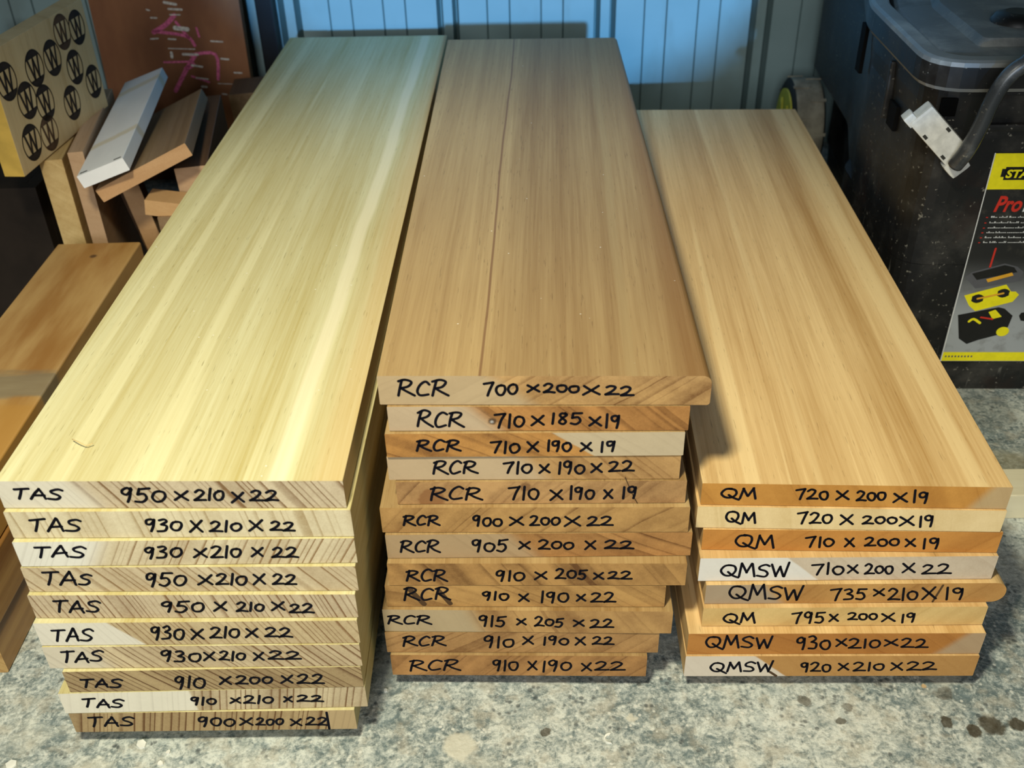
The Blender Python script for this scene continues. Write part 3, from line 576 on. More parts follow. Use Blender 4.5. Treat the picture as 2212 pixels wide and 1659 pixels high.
studA = wood('amber_pine_top', (.46, .26, .085), (.25, .11, .025), False, 70, .016, .3, .7, .2, seed=210, rough=.38, spec=.4,
             spots=[(.012, .042, .0035, (.12, .06, .02))])
studE = wood('amber_pine_end', (.55, .36, .14), (.35, .19, .06), True, 40, .006, .5, .4, seed=211)
XR = -.391
for k, (z0, z1, yb, dx, lab) in enumerate(((FLOOR, .0275, .512, .0, 'orange pine stud on the floor, lowest of the three left of the planks'),
                                   (.028, .0755, .512, .003, 'orange pine stud, middle one of the three left of the planks'),
                                   (.076, .124, .500, .001, 'orange pine stud with a grey knotty band, top of the three on the left'))):
    bm = bmesh.new(); prism_x(bm, rounded_profile(.088, z1 - z0, [.002]*4), 0, .965 - yb, 0, 1, None, 4)
    ms = [studA, studE]
    if k == 2:
        t = NT('amber_pine_knotty'); o = t.obj(); x, y, z = t.xyz(o)
        n = t.noise(t.vmap(o, (30, 5, 30)), 1, 4, .6)
        n2 = t.noise(t.vmap(o, (12, 60, 12)), 1, 4, .6)
        c = t.mix(t.smooth(n, .3, .7), (.52, .32, .12), (.34, .16, .04))
        yy = t.math('ADD', y, t.math('MULTIPLY', t.math('SUBTRACT', n2, .5), .03))
        c = t.mix(t.smooth(yy, .165, .185, .75, 0.0), c, (.50, .25, .05))
        band = t.math('MULTIPLY', t.smooth(yy, .178, .188), t.smooth(yy, .212, .224, 1.0, 0.0))
        c = t.mix(t.math('MULTIPLY', band, .9), c, t.mix(n2, (.16, .11, .06), (.34, .28, .17)))
        d = t.math('SQRT', t.math('ADD', t.math('POWER', t.math('ADD', x, .012), 2.0), t.math('POWER', t.math('SUBTRACT', y, .200), 2.0)))
        c = t.mix(t.smooth(d, .002, .005, .9, 0.0), c, (.06, .03, .015))
        d = t.math('SQRT', t.math('ADD', t.math('POWER', t.math('ADD', x, -.004), 2.0), t.math('POWER', t.math('SUBTRACT', y, .435), 2.0)))
        c = t.mix(t.smooth(d, .002, .005, .9, 0.0), c, (.08, .04, .02))
        ms = [t.done(c, .36, .4), studE]
    tag(link('timber_stud', bm, ms, loc=(XR - .044 + dx, yb, z0)), lab, 'stud', 'pine studs beside the left stack')

pale = wood('pale_pine', (.66, .48, .22), (.45, .28, .10), False, 40, .008, .25, .5, .2, seed=220)
pink = wood('pinkish_timber', (.60, .41, .26), (.42, .26, .15), False, 60, .010, .2, .5, .2, seed=221)
pinkend = wood('pinkish_timber_end', (.56, .37, .22), (.42, .25, .13), True, 20, .008, .2, .4, seed=222)
brown = wood('brown_timber', (.34, .23, .13), (.20, .12, .06), False, 30, .020, .2, .6, .2, seed=223)
brownend = wood('brown_timber_end', (.60, .36, .18), (.42, .22, .09), True, 10, .010, .15, .35, .5, seed=224)
darkw = wood('dark_timber', (.16, .085, .04), (.08, .04, .02), False, 60, .012, .2, .5, seed=225)
orangee = wood('orange_timber_end', (.62, .38, .18), (.48, .26, .10), True, 20, .012, .15, .4, seed=226)

board('upright_board', pale, (-.488, 1.0, .2030), (-.4645, 1.0, .2030), (-.488, 1.0, FLOOR), (-.16, 1, 0), .21, 'pale yellow board standing on edge, leftmost of the pair behind the studs', 'board')
board('upright_board', pink, (-.4605, 1.010, .2075), (-.4445, 1.010, .2075), (-.4605, 1.010, FLOOR), (-.165, 1, 0), .21, 'pinkish board standing on edge between pale board and white block', 'board', mats=[pink, pinkend])
board('offcut', brown, (-.428, .978, .178), (-.328, .978, .2205), (-.424, .978, .164), (-.18, 1, -.075), .235, 'brown wood offcut lying tilted under the white primed block', mats=[brown, brownend])
white = NT('white_primer')
o_ = white.obj(); wx, wy, wz = white.xyz(o_)
wn = white.noise(white.vmap(o_, (25, 10, 25)), 1, 4, .6)
wyy = white.math('ADD', white.math('ADD', wy, white.math('MULTIPLY', wx, -.35)), white.math('MULTIPLY', white.math('SUBTRACT', wn, .5), .02))
wc = white.mix(white.smooth(wn, .3, .7), (.82, .83, .84), (.90, .90, .91))
wb = white.math('ADD', white.math('MULTIPLY', white.smooth(wyy, .072, .080), white.smooth(wyy, .086, .094, 1, 0)), white.math('MULTIPLY', white.smooth(wyy, .235, .245), white.smooth(wyy, .252, .262, 1, 0)))
wc = white.mix(white.math('MULTIPLY', wb, .6), wc, (.72, .60, .36))
white_m = white.done(wc, .5, .3)
blk = board('primed_block', white_m, (-.4360, .962, .2005), (-.3865, .962, .2165), (-.431, .962, .1875), (-.13, 1, .015), .29, 'white primed timber block lying on top of the brown offcut', 'block')
nailm = plain('dark_nail_hole', (.03, .03, .025), .6)
for (ux, uy) in ((-.019, .004), (.019, .004)):
    bm = bmesh.new(); add_box(bm, ux - .004, ux + .004, uy, uy + .0022, .0133, .0141, 0)
    h_ = link('fixing_hole', bm, nailm, parent=blk)
board('leaning_batten', pink, (-.437, 1.065, .146), (-.417, 1.065, .149), (-.400, 1.045, FLOOR), (-.1, 1, .02), .02, 'short pinkish upright batten under the brown offcut', 'batten', mats=[brown, brownend])
board('leaning_batten', darkw, (-.449, 1.085, .135), (-.438, 1.085, .137), (-.425, 1.075, FLOOR), (-.1, 1, .02), .02, 'thin dark upright batten left of the pinkish one under the offcut', 'batten')
board('upright_board', darkw, (-.3615, 1.035, .1765), (-.326, 1.035, .1775), (-.3605, 1.035, FLOOR), (-.16, 1, 0), .24, 'dark board on edge with a pinkish end, right of the brown offcut', 'board', mats=[darkw, pinkend])
board('offcut', orangee, (-.3875, .998, .1575), (-.331, .998, .1485), (-.3915, .998, .1405), (0.0, 1, 0), .03, 'small orange offcut end poking out beside the left stack', mats=[orangee, orangee])
board('leaning_batten', brown, (-.377, .995, .1385), (-.335, .995, .1385), (-.395, .995, FLOOR), (0, 1, 0), .03, 'brown upright batten carrying the small orange offcut', 'batten', mats=[brown, brown])
board('offcut', brown, (-.378, 1.36, .150), (-.325, 1.36, .152), (-.378, 1.36, FLOOR), (-.1, 1, 0), .07, 'brown timber offcut standing between chalked sheet and left stack', mats=[darkw, brown])

# added dark box in place of deep floor shade; it carries the stamped board
dk = plain('deep_shade_black', (.022, .015, .011), .7, .2, var=.3, scale=12)
shade_box = empty('dark_shade_box', (-.725, 1.17, FLOOR))
tag(shade_box, 'added near black box standing in for deep shade left of the pale upright board', 'shade_box')
for nm, b_ in (('front_panel', (-.20, .205, -.13, -.115, 0, .172)), ('back_panel', (-.20, .205, .115, .13, 0, .172)), ('side_panel', (.19, .205, -.1145, .1145, 0, .172)), ('side_panel', (-.215, -.20, -.1145, .1145, 0, .172)), ('top_panel', (-.2, .1895, -.1145, .1145, .157, .1715))):
    bm = bmesh.new(); add_box(bm, *b_, 0, .001); link(nm, bm, dk, parent=shade_box)

# board with the burnt W stamps
wm = wood('stamped_board_face', (.86, .66, .36), (.66, .45, .20), False, 60, .014, .25, .4, .2, seed=230)
wy_ = plain('stamped_board_edge', (.62, .40, .08), .5, .3)
burn = plain('burnt_brand', (.032, .020, .013), .7, .2, var=.3); burn2 = plain('faint_burnt_brand', (.11, .06, .03), .7, .2, var=.3)
P0 = Vector((-.4845, .955, .2045)); PX = Vector((-.467, 1.165, .2045)); PU = Vector((-.4845, .955, .3240))
bx_ = PX - P0; BL = bx_.length; bx_.normalize()
bu_ = PU - P0; bu_ = (bu_ - bx_*bu_.dot(bx_)); BH = bu_.length*1.02; bu_.normalize()
bn_ = bx_.cross(bu_).normalized()
Mw = Matrix(((bx_.x, bu_.x, bn_.x, P0.x), (bx_.y, bu_.y, bn_.y, P0.y), (bx_.z, bu_.z, bn_.z, P0.z), (0, 0, 0, 1)))
bm = bmesh.new(); add_box(bm, 0, BL, 0, BH, -.021, 0, 0, .0008)
bm.faces.ensure_lookup_table()
for f in bm.faces:
    if f.normal.x < -.7: f.material_index = 1
sb = link('stamped_board', bm, [wm, wy_], matrix=Mw)
tag(sb, 'pale pine board with round burnt W stamps, propped on the added box and upright boards', 'board')
STAMPS = [(0.0198, 0.0902, 0), (0.0763, 0.0858, 0), (0.1157, 0.0844, 0), (0.1502, 0.1017, 1), (0.1847, 0.0973, 0), (0.1575, 0.0619, 0), (0.1904, 0.0355, 0), (0.0453, 0.0628, 0), (0.0772, 0.0495, 0), (0.1309, 0.0311, 0), (0.0309, 0.0243, 0), (0.0684, 0.0203, 1)]
for (sx, sy, faint) in STAMPS:
    bm = bmesh.new(); rx = .0185
    put = lambda x, y, sx=sx, sy=sy: Vector((sx + x*rx, sy + y*rx, .0002))
    N = 36
    for i in range(N):
        a0, a1 = 2*math.pi*i/N, 2*math.pi*(i+1)/N
        polygon(bm, [(math.cos(a0), math.sin(a0)), (math.cos(a1), math.sin(a1)), (.91*math.cos(a1), .91*math.sin(a1)), (.91*math.cos(a0), .91*math.sin(a0))], put)
    for s_ in (1, -1):
        seg = [(.94*math.cos(R(a)), s_*.94*math.sin(R(a))) for a in range(36, 145, 6)]
        polygon(bm, seg, put)
    for a, b in (((-.58, .58), (-.26, -.58)), ((-.26, -.58), (0, .5)), ((0, .5), (.26, -.58)), ((.26, -.58), (.58, .58))):
        ribbon(bm, [Vector(a), Vector(b)], .088, lambda x, y: put(x, y) + Vector((0, 0, .00004)))
    s = link('burnt_stamp', bm, burn2 if faint else burn, parent=sb)

# chalked sheet leaning on the wall
t = NT('red_brown_sheet'); o = t.obj()
n = t.noise(t.vmap(o, (9, 9, 4)), 1, 5, .6)
c = t.mix(t.smooth(n, .3, .7), (.20, .072, .028), (.36, .145, .055))
sheet_m = t.done(c, .5, .3)
chalk_p = plain('pink_chalk', (.80, .17, .32), .9, .1, var=.35, scale=300); chalk_w = plain('white_scuff', (.78, .70, .62), .9, .1, var=.35, scale=300)
sh0 = Vector((-.5865, 1.468, FLOOR)); 
bm = bmesh.new(); add_box(bm, 0, .213, 0, .018, 0, .62, 0, .001)
sheet = link('chalked_sheet', bm, sheet_m, loc=sh0, rot=(R(-3.8), 0, R(0)))
tag(sheet, 'red brown timber sheet with pink chalk marks leaning on the steel wall', 'sheet')
def onsheet(px, py): return Vector((px, -.0004, py))
PINK = [([(0.1181, 0.242), (0.103, 0.2293), (0.0842, 0.2197)], 0.0032), ([(0.0844, 0.2207), (0.105, 0.2181), (0.1314, 0.2123), (0.1397, 0.1998)], 0.0022), ([(0.1463, 0.2241), (0.1483, 0.2119)], 0.0014), ([(0.1185, 0.2329), (0.1331, 0.2102)], 0.002), ([(0.0905, 0.1772), (0.1291, 0.1772)], 0.0013), ([(0.137, 0.1854), (0.1203, 0.1649), (0.0995, 0.1356)], 0.003), ([(0.1308, 0.1866), (0.1671, 0.1867), (0.1652, 0.151)], 0.0022), ([(0.1273, 0.1562), (0.1515, 0.1471)], 0.0014), ([(0.1207, 0.167), (0.1325, 0.173)], 0.003)]
WHITE = [([(0.1071, 0.2601), (0.1231, 0.2568)], 0.0018), ([(0.1116, 0.2511), (0.1301, 0.2496)], 0.0014), ([(0.1159, 0.2249), (0.1333, 0.2225)], 0.003), ([(0.0781, 0.2106), (0.0888, 0.211)], 0.001), ([(0.1034, 0.21), (0.1138, 0.2091)], 0.001), ([(0.1204, 0.1879), (0.1415, 0.1869)], 0.0016), ([(0.1746, 0.1802), (0.1851, 0.1789)], 0.0012), ([(0.1302, 0.172), (0.1448, 0.1695)], 0.0014), ([(0.1905, 0.1598), (0.2011, 0.1589)], 0.001), ([(0.164, 0.2053), (0.1808, 0.2039)], 0.001), ([(0.1333, 0.1539), (0.1502, 0.1514)], 0.001), ([(0.1008, 0.1967), (0.1387, 0.1947)], 0.0006), ([(0.1038, 0.1904), (0.1036, 0.1842)], 0.002), ([(0.1396, 0.1409), (0.146, 0.1403)], 0.0016), ([(0.168, 0.1294), (0.1744, 0.1282)], 0.001), ([(0.0802, 0.2509), (0.0842, 0.2498)], 0.001), ([(0.0842, 0.2398), (0.0924, 0.2392)], 0.001), ([(0.1121, 0.2431), (0.1267, 0.2427)], 0.0008), ([(0.1641, 0.1446), (0.1985, 0.1426)], 0.0005)]
bm = bmesh.new()
for pts, hw in PINK: ribbon(bm, catmull(pts, 4) if len(pts) > 2 else [Vector(p) for p in pts], hw, onsheet)
link('chalk_mark', bm, chalk_p, parent=sheet)['label'] = 'pink chalk scrawl'
bm = bmesh.new(); rg = random.Random(5)
for pts, hw in WHITE: ribbon(bm, [Vector(p) for p in pts], hw, lambda x, y: onsheet(x, y) - Vector((0, .0002, 0)))
link('scuff_mark', bm, chalk_w, parent=sheet)['label'] = 'white scuffs'

# narrow black upright strip against the wall
bm = bmesh.new(); add_box(bm, -.0125, .0125, 0, .03, 0, .75, 0, .002)
tag(link('black_upright', bm, plain('upright_black', (.012, .013, .015), .35, .4, .3), loc=(-.347, 1.515, FLOOR), rot=(R(-.4), 0, 0)), 'narrow black upright strip against the wall beside the chalked sheet', 'post')

# red bottle at the far left
bm = bmesh.new()
def lathe(bm, prof, n=24, mi=0, center=(0, 0)):
    rings = []
    for r_, z_ in prof:
        rings.append([bm.verts.new((center[0] + r_*math.cos(2*math.pi*k/n), center[1] + r_*math.sin(2*math.pi*k/n), z_)) for k in range(n)])
    for a, b in zip(rings, rings[1:]):
        for k in range(n):
            f = bm.faces.new((a[k], a[(k+1) % n], b[(k+1) % n], b[k])); f.material_index = mi; f.smooth = True
    bm.faces.new(list(reversed(rings[0]))).material_index = mi; bm.faces.new(rings[-1]).material_index = mi
bot = empty('red_bottle', (-.715, 1.42, FLOOR)); tag(bot, 'red bottle with a black cap at the left edge behind the stamped board', 'bottle')
lathe(bm, [(.026, 0), (.028, .004), (.028, .17), (.024, .19), (.013, .205), (.012, .215)]); link('body', bm, plain('red_plastic', (.40, .02, .015), .35, .5), parent=bot)
bm = bmesh.new(); lathe(bm, [(.015, .2155), (.015, .245), (.013, .247)]); link('cap', bm, plain('black_cap', (.015, .015, .015), .4, .4), parent=bot)

# pale batten on the floor at the right
cream = wood('cream_batten', (.78, .72, .52), (.66, .58, .38), False, 60, .012, .1, .2, .1, seed=240)
bm = bmesh.new(); prism_x(bm, rounded_profile(.0365, .027, [.001]*4), 0, .75, 0, 0, None, 2)
tag(link('pale_batten', bm, cream, loc=(.4, .672, FLOOR), rot=(0, 0, R(-91.5))), 'cream coloured square batten lying on the floor right of the right stack', 'batten')

# ------------------------------------------------------------------ rolling tool chest on the right
def chest_material(name, base, dust, amount, rough=.45):
    t = NT(name); o = t.obj()
    n = t.noise(o, 14.0, 6, .65); c = t.mix(t.math('MULTIPLY', t.smooth(n, .45, .75), amount), base, dust)
    nb = t.noise(t.vmap(o, (1, 1, 1), (6, 2, 3)), 22.0, 4, .6)
    c = t.mix(t.math('MULTIPLY', t.smooth(nb, .55, .70), .35), c, (.028, .012, .008))
    sp_ = t.noise(o, 210.0, 3, .6)
    c = t.mix(t.math('MULTIPLY', t.smooth(sp_, .64, .72), .55), c, (.32, .30, .25))
    st = t.noise(t.vmap(o, (160, 160, 14), (2, 2, 2), (.3, .2, 0)), 1.0, 3, .6)
    c = t.mix(t.math('MULTIPLY', t.smooth(st, .68, .78), .35), c, (.28, .27, .23))
    t.bump(n, .15, .002)
    return t.done(c, t.math('MULTIPLY_ADD', n, .3, rough - .1), .45)
m_body = chest_material('dusty_black_plastic', (.007, .007, .007), (.065, .060, .052), .80)
m_rim = chest_material('scuffed_grey_rim', (.20, .205, .195), (.46, .46, .41), .85, .36)
m_lid = chest_material('dirty_grey_lid', (.17, .18, .175), (.38, .39, .36), .9, .5)
chest = empty('tool_chest', (.360, .840, FLOOR), R(-3.0))
tag(chest, 'big black plastic rolling tool chest, dusty, with a yellow and grey label', 'tool chest')
HZ = -FLOOR
CW = .49
PLAN = [(0, 0, .040), (0, .24, .02), (.070, .36, .03), (.088, .655, .02), (.402, .655, .02), (.420, .36, .03), (CW, .24, .02), (CW, 0, .040)]
PLAN_UP = [(0, 0, .040), (0, .20, .02), (.045, .40, .03), (.052, .655, .02), (.438, .655, .02), (.445, .40, .03), (CW, .20, .02), (CW, 0, .040)]
def plan_pts(inset, PLAN, n=6):
    P = []
    m = len(PLAN)
    ctr = [Vector((a, b)) for a, b, _ in PLAN]
    off = []
    for i in range(m):
        p0, p1, p2 = ctr[i-1], ctr[i], ctr[(i+1) % m]
        d1 = (p1-p0).normalized(); d2 = (p2-p1).normalized()
        n1 = Vector((d1.y, -d1.x)); n2 = Vector((d2.y, -d2.x))
        bis = (n1+n2).normalized()
        off.append(p1 + bis*(inset/max(.3, bis.dot(n1))))
    for i in range(m):
        p0, p1, p2 = off[i-1], off[i], off[(i+1) % m]
        r_ = max(.006, PLAN[i][2] - inset*.6)
        d1 = (p1-p0).normalized(); d2 = (p2-p1).normalized()
        a, b = p1 - d1*r_, p1 + d2*r_
        for k in range(n+1):
            t_ = k/n
            P.append((1-t_)**2*a + 2*t_*(1-t_)*p1 + t_*t_*b)
    return P
def loft(bm, levels, mi=0, caps=(True, True), plan=PLAN_UP):
    rings = []
    for inset, z in levels:
        rings.append([bm.verts.new((p.x, p.y, z)) for p in plan_pts(inset, plan)])
    n = len(rings[0])
    for a, b in zip(rings, rings[1:]):
        for k in range(n):
            f = bm.faces.new((a[k], a[(k+1) % n], b[(k+1) % n], b[k])); f.material_index = mi
    if caps[0]: bm.faces.new(rings[0]).material_index = mi
    if caps[1]: bm.faces.new(list(reversed(rings[-1]))).material_index = mi
    bmesh.ops.recalc_face_normals(bm, faces=bm.faces[:])
bm = bmesh.new()
loft(bm, [(.018, 0), (.016, .012 + HZ), (.013, .022 + HZ), (.0125, .142 + HZ)], plan=PLAN)
loft(bm, [(.016, .128 + HZ), (.012, .134 + HZ), (.012, .268 + HZ), (.010, .285 + HZ), (.009, .304 + HZ)])
link('body', bm, m_body, parent=chest)
bm = bmesh.new()
loft(bm, [(.012, .3042 + HZ), (.002, .3046 + HZ), (.0, .308 + HZ), (.0, .3260 + HZ), (.0010, .3295 + HZ), (.0045, .331 + HZ), (.016, .331 + HZ), (.0185, .3295 + HZ), (.020, .322 + HZ), (.020, .306 + HZ)], caps=(False, False))
rim = link('rim', bm, [m_rim, m_body], parent=chest)
for p in rim.data.polygons:
    if p.center.z < .3265 + HZ and abs(p.normal.z) < .5: p.material_index = 1
rim['label'] = 'worn grey rim with a pale edge'
bm = bmesh.new()
loft(bm, [(.026, .3045 + HZ), (.026, .321 + HZ), (.029, .324 + HZ), (.060, .326 + HZ), (.066, .332 + HZ), (.12, .334 + HZ)])
lid = link('lid', bm, m_lid, parent=chest); lid['label'] = 'dirty blue grey lid'
bm = bmesh.new()
lathe(bm, [(.024, .3265 + HZ), (.0235, .334 + HZ), (.020, .3395 + HZ), (.012, .3425 + HZ)], 28, 0, (.112, .115))
link('lid_boss', bm, m_body, parent=lid)
# vertical ribs and slots on the left side, corner post
bm = bmesh.new()
for (y0, y1, z0, z1) in ((.118, .124, .240, .296),):
    add_box(bm, .0055, .013, y0, y1, z0 + HZ, z1 + HZ, 0, .002)
link('side_rib', bm, m_body, parent=chest)
bm = bmesh.new()
for (y0, y1, z0, z1) in ((.088, .112, .238, .262), (.228, .245, .250, .300)):
    add_box(bm, .0085, .0125, y0, y1, z0 + HZ, z1 + HZ, 0, .001)
link('side_slot', bm, plain('deep_black', (.003, .003, .003), .8, .1), parent=chest)
bm = bmesh.new()
add_box(bm, .060, .46, .0055, .0125, .268 + HZ, .2745 + HZ, 0, .002); add_box(bm, .060, .46, .004, .0125, .3005 + HZ, .3035 + HZ, 0, .001)
link('front_ridge', bm, m_body, parent=chest)
bm = bmesh.new(); add_box(bm, .019, .033, .0085, .0125, .281 + HZ, .297 + HZ, 0, .001); link('latch_hole', bm, plain('hole_black', (.002, .002, .002), .9, .05), parent=chest)
# latch plate, diagonal and pale
m_latch = plain('pale_grey_plastic', (.66, .66, .62), .45, .35, var=.15, scale=90)
bm = bmesh.new(); add_box(bm, -.031, .030, -.012, .004, -.0115, .0115, 0, .0025)
add_box(bm, -.037, -.026, -.011, .002, -.0130, -.0035, 0, .002)
add_box(bm, .022, .038, -.0125, .002, -.0145, .0045, 0, .004)
latch = link('latch', bm, m_latch, parent=chest, loc=(.0205, .0035, .2665 + HZ), rot=(0, R(44), R(-4)))
latch['label'] = 'pale grey hinged latch'
bm = bmesh.new()
for (x_, z_) in ((-.012, -.0085), (.014, -.0085), (-.004, .009), (.02, .0095)): add_box(bm, x_ - .0022, x_ + .0022, -.0125, -.0117, z_ - .0013, z_ + .0013)
link('latch_slot', bm, nailm, parent=latch)
# carrying handle
bm = bmesh.new()
pth = catmull([(.033, -.016, .246), (.0375, -.022, .262), (.043, -.024, .285), (.047, -.024, .305), (.054, -.024, .324), (.066, -.024, .336), (.085, -.024, .342), (.20, -.024, .344), (.40, -.024, .342), (.435, -.024, .325), (.452, -.022, .285), (.457, -.010, .246)], 6)
tube(bm, [(p.x, p.y, p.z + HZ) for p in pth], .0068, 14)
link('handle', bm, chest_material('scratched_tube', (.04, .045, .05), (.30, .31, .31), .85, .22), parent=chest)['label'] = 'bent black tubular handle with scratches'
# rear wheel
wheel_c = Vector((.418, 1.433, .066))
def wheel(cx, cy, side):
    w0 = empty('wheel', (0, 0, 0)); w0.parent = chest; w0.location = (cx, cy, .0720)
    RR, WW = .0700, .045
    bm = bmesh.new(); n = 48
    prof = [(-.5, .78), (-.5, .90), (-.42, .985), (-.3, 1.0), (.3, 1.0), (.42, .985), (.5, .90), (.5, .78)]
    rings = []
    for u_, r_ in prof:
        rings.append([bm.verts.new((u_*WW, RR*r_*math.cos(2*math.pi*k/n), RR*r_*math.sin(2*math.pi*k/n))) for k in range(n)])
    for a, b in zip(rings, rings[1:]):
        for k in range(n):
            f = bm.faces.new((a[k], a[(k+1) % n], b[(k+1) % n], b[k])); f.smooth = True
    for ring in (rings[0], rings[-1]): bm.faces.new(ring)
    for f in bm.faces:
        if abs(f.calc_center_median().x) > .45*WW: f.material_index = 1
    for k in range(18):
        a = 2*math.pi*k/18
        M_ = Matrix.Rotation(a, 4, 'X')
        r = bmesh.ops.create_cube(bm, size=1.0)
        sg = -1 if k % 2 else 1
        for v in r['verts']:
            v.co = M_ @ Vector((v.co.x*.022 + sg*.0105, v.co.y*.0045, RR + .0002 + v.co.z*.0018))
    bmesh.ops.recalc_face_normals(bm, faces=bm.faces[:])
    ty = link('tyre', bm, [plain('dusty_tyre', (.30, .27, .20), .8, .15, var=.3, scale=45), plain('dark_tyre_wall', (.03, .03, .026), .7, .2)], parent=w0)
    bm = bmesh.new()
    yl = plain('faded_yellow_hub', (.60, .52, .05), .5, .3, var=.2)
    tube(bm, [(-.5*WW - .0025, 0, 0), (-.5*WW + .004, 0, 0)], RR*.775, 32, 0)
    tube(bm, [(-.5*WW - .0035, 0, 0), (-.5*WW - .001, 0, 0)], RR*.20, 20, 0)
    for k in range(6):
        a = 2*math.pi*k/6
        tube(bm, [(-.5*WW - .0028, RR*.18*math.cos(a), RR*.18*math.sin(a)), (-.5*WW - .0028, RR*.6*math.cos(a), RR*.6*math.sin(a))], .0028, 8, 0)
    hub = link('hub', bm, yl, parent=w0)
    hub['label'] = 'yellow wheel hub'
    bm = bmesh.new(); tube(bm, [(-.5*WW - .0042, 0, 0), (-.5*WW - .0034, 0, 0)], .0065, 16, 0)
    link('axle_end', bm, plain('rusty_axle', (.07, .05, .02), .6, .3), parent=hub)
wheel(0.0449, 0.5962, -1)
wheel(0.4451, 0.5962, 1)
# printed label
LP = {'band': [(0.0817, 0.2616), (0.0806, 0.2266)], 'sta': [(0.0868, 0.2465), (0.0916, 0.2357), (0.0905, 0.2483)], 'statxt': [(0.091, 0.2382), (0.1056, 0.2382), (0.0912, 0.2457)], 'pro': [(0.0883, 0.2049), (0.1122, 0.2048), (0.0874, 0.22), (0.1143, 0.2048)], 'line0': [(0.0878, 0.1973), (0.0864, 0.2002)], 'line1': [(0.0877, 0.1917), (0.0863, 0.1946)], 'line2': [(0.0875, 0.1865), (0.0861, 0.1894)], 'line3': [(0.0873, 0.1816), (0.0859, 0.1845)], 'line4': [(0.0871, 0.1764), (0.0857, 0.1794)], 'line5': [(0.0868, 0.1714), (0.0854, 0.1743)], 'redline': [(0.1006, 0.1666), (0.1001, 0.1466)], 'tray': [(0.0789, 0.1365), (0.0916, 0.1236), (0.1332, 0.1321), (0.133, 0.1415), (0.1256, 0.1474), (0.113, 0.1508), (0.0844, 0.1416)], 'tray_in': [(0.0848, 0.1399), (0.0908, 0.1331), (0.1271, 0.1415), (0.1229, 0.1466), (0.1134, 0.1491)], 'strip': [(0.0995, 0.1339), (0.1018, 0.1305), (0.1243, 0.1381), (0.1221, 0.1412)], 'org': [(0.083, 0.1158), (0.0901, 0.1044), (0.0976, 0.0981), (0.1311, 0.1087), (0.1351, 0.1166), (0.1312, 0.1201), (0.1267, 0.1201), (0.1203, 0.1279)], 'o1': [(0.0965, 0.1123), (0.0994, 0.1158)], 'o2': [(0.1197, 0.1184), (0.122, 0.121)], 'box': [(0.082, 0.0937), (0.0889, 0.0664), (0.0981, 0.0599), (0.1078, 0.0645), (0.127, 0.071), (0.1339, 0.0801), (0.1352, 0.0928), (0.1256, 0.1008), (0.1192, 0.1026)], 'wh': [(0.1299, 0.0747), (0.136, 0.0747)], 'ya': [(0.0943, 0.0865), (0.0982, 0.0892), (0.1053, 0.0847), (0.1035, 0.0829), (0.0991, 0.0852), (0.0968, 0.082)], 'yb': [(0.1107, 0.0972), (0.1168, 0.0999), (0.1248, 0.0919), (0.1164, 0.0892)], 'stripe': [(0.07, 0.0501), (0.0747, 0.0391)], 'code': [(0.08, 0.0439), (0.0988, 0.0468)], 'right': [(0.1426, 0.0963), (0.1413, 0.0928), (0.1442, 0.0874)]}
LV = .0112
def lput(dv): return lambda x, y: Vector((x, LV - dv, y))
def flat(nm, col, rough=.35, var=.06): return plain(nm, col, rough, .4, var=var, scale=120)
t = NT('printed_label_ground'); o = t.obj(); x, y, z = t.xyz(o)
g = t.smooth(z, .16, .08)
c = t.mix(g, (.018, .018, .018), (.36, .38, .39))
n = t.noise(o, 60.0, 5, .65)
c = t.mix(t.math('MULTIPLY', t.smooth(n, .50, .70), .35), c, (.10, .09, .07))
m_ground = t.done(c, .32, .45)
YEL = flat('label_yellow', (.86, .76, .012)); BLK = flat('label_black', (.012, .012, .012)); RED = flat('label_red', (.62, .035, .02)); WHT = flat('label_white', (.72, .72, .70)); GRY = flat('label_grey', (.10, .10, .11)); ORG = flat('label_orange', (.75, .38, .03))
def ipt(p, dv): return lput(dv)(p[0], p[1])
SX0, SX1, SZ0, SZ1 = .0765, .4135, LP['stripe'][1][1], LP['band'][0][1]
bm = bmesh.new(); add_box(bm, SX0, SX1, LV - .0003, LV + .0006, SZ0, SZ1)
label = link('printed_label', bm, m_ground, parent=chest); label['label'] = 'yellow, black and silver printed label'
bm = bmesh.new()
MATS = [YEL, BLK, RED, WHT, GRY, ORG]
def rect(x0, x1, z0, z1, dv, mi): polygon(bm, [(x0, z0), (x1, z0), (x1, z1), (x0, z1)], lput(dv), mi)
zb = LP['band'][1][1]
rect(SX0 + .001, SX1 - .001, zb, SZ1 - .0005, .0005, 0)
rect(SX0 + .001, SX1 - .001, SZ0 + .0005, LP['stripe'][0][1], .0005, 0)
rect(SX0, SX0 + .0009, SZ0, SZ1, .0005, 3)
(sx, sz1), (sx2, sz0), (sx3, sz2) = LP['sta']
bx0 = min(sx, sx2); th_ = LP['statxt'][2][1] - LP['statxt'][0][1]
tx = LP['statxt'][0][0]
wS = text_mesh(bm, 'STANLEY', th_*1.40, lambda x, y: lput(.0009)(tx + x*1.12, LP['statxt'][0][1] + y), 0, .12, .0004)*1.12
rect(bx0 + .003, tx + wS + .004, sz0, sz2, .0006, 1); rect(bx0, tx + wS + .007, sz0 + .003, sz1, .0006, 1)
ph = LP['pro'][2][1] - LP['pro'][0][1]; px0 = LP['pro'][0][0]
wP = text_mesh(bm, 'Pro', ph*1.42, lambda x, y: lput(.0006)(px0 + x*.78, LP['pro'][0][1] + y), 2, .25, .0006)*.78
text_mesh(bm, 'M', ph*1.42, lambda x, y: lput(.0006)(LP['pro'][3][0] + x*.78, LP['pro'][0][1] + y), 3, .25, .0005)
rl = random.Random(8)
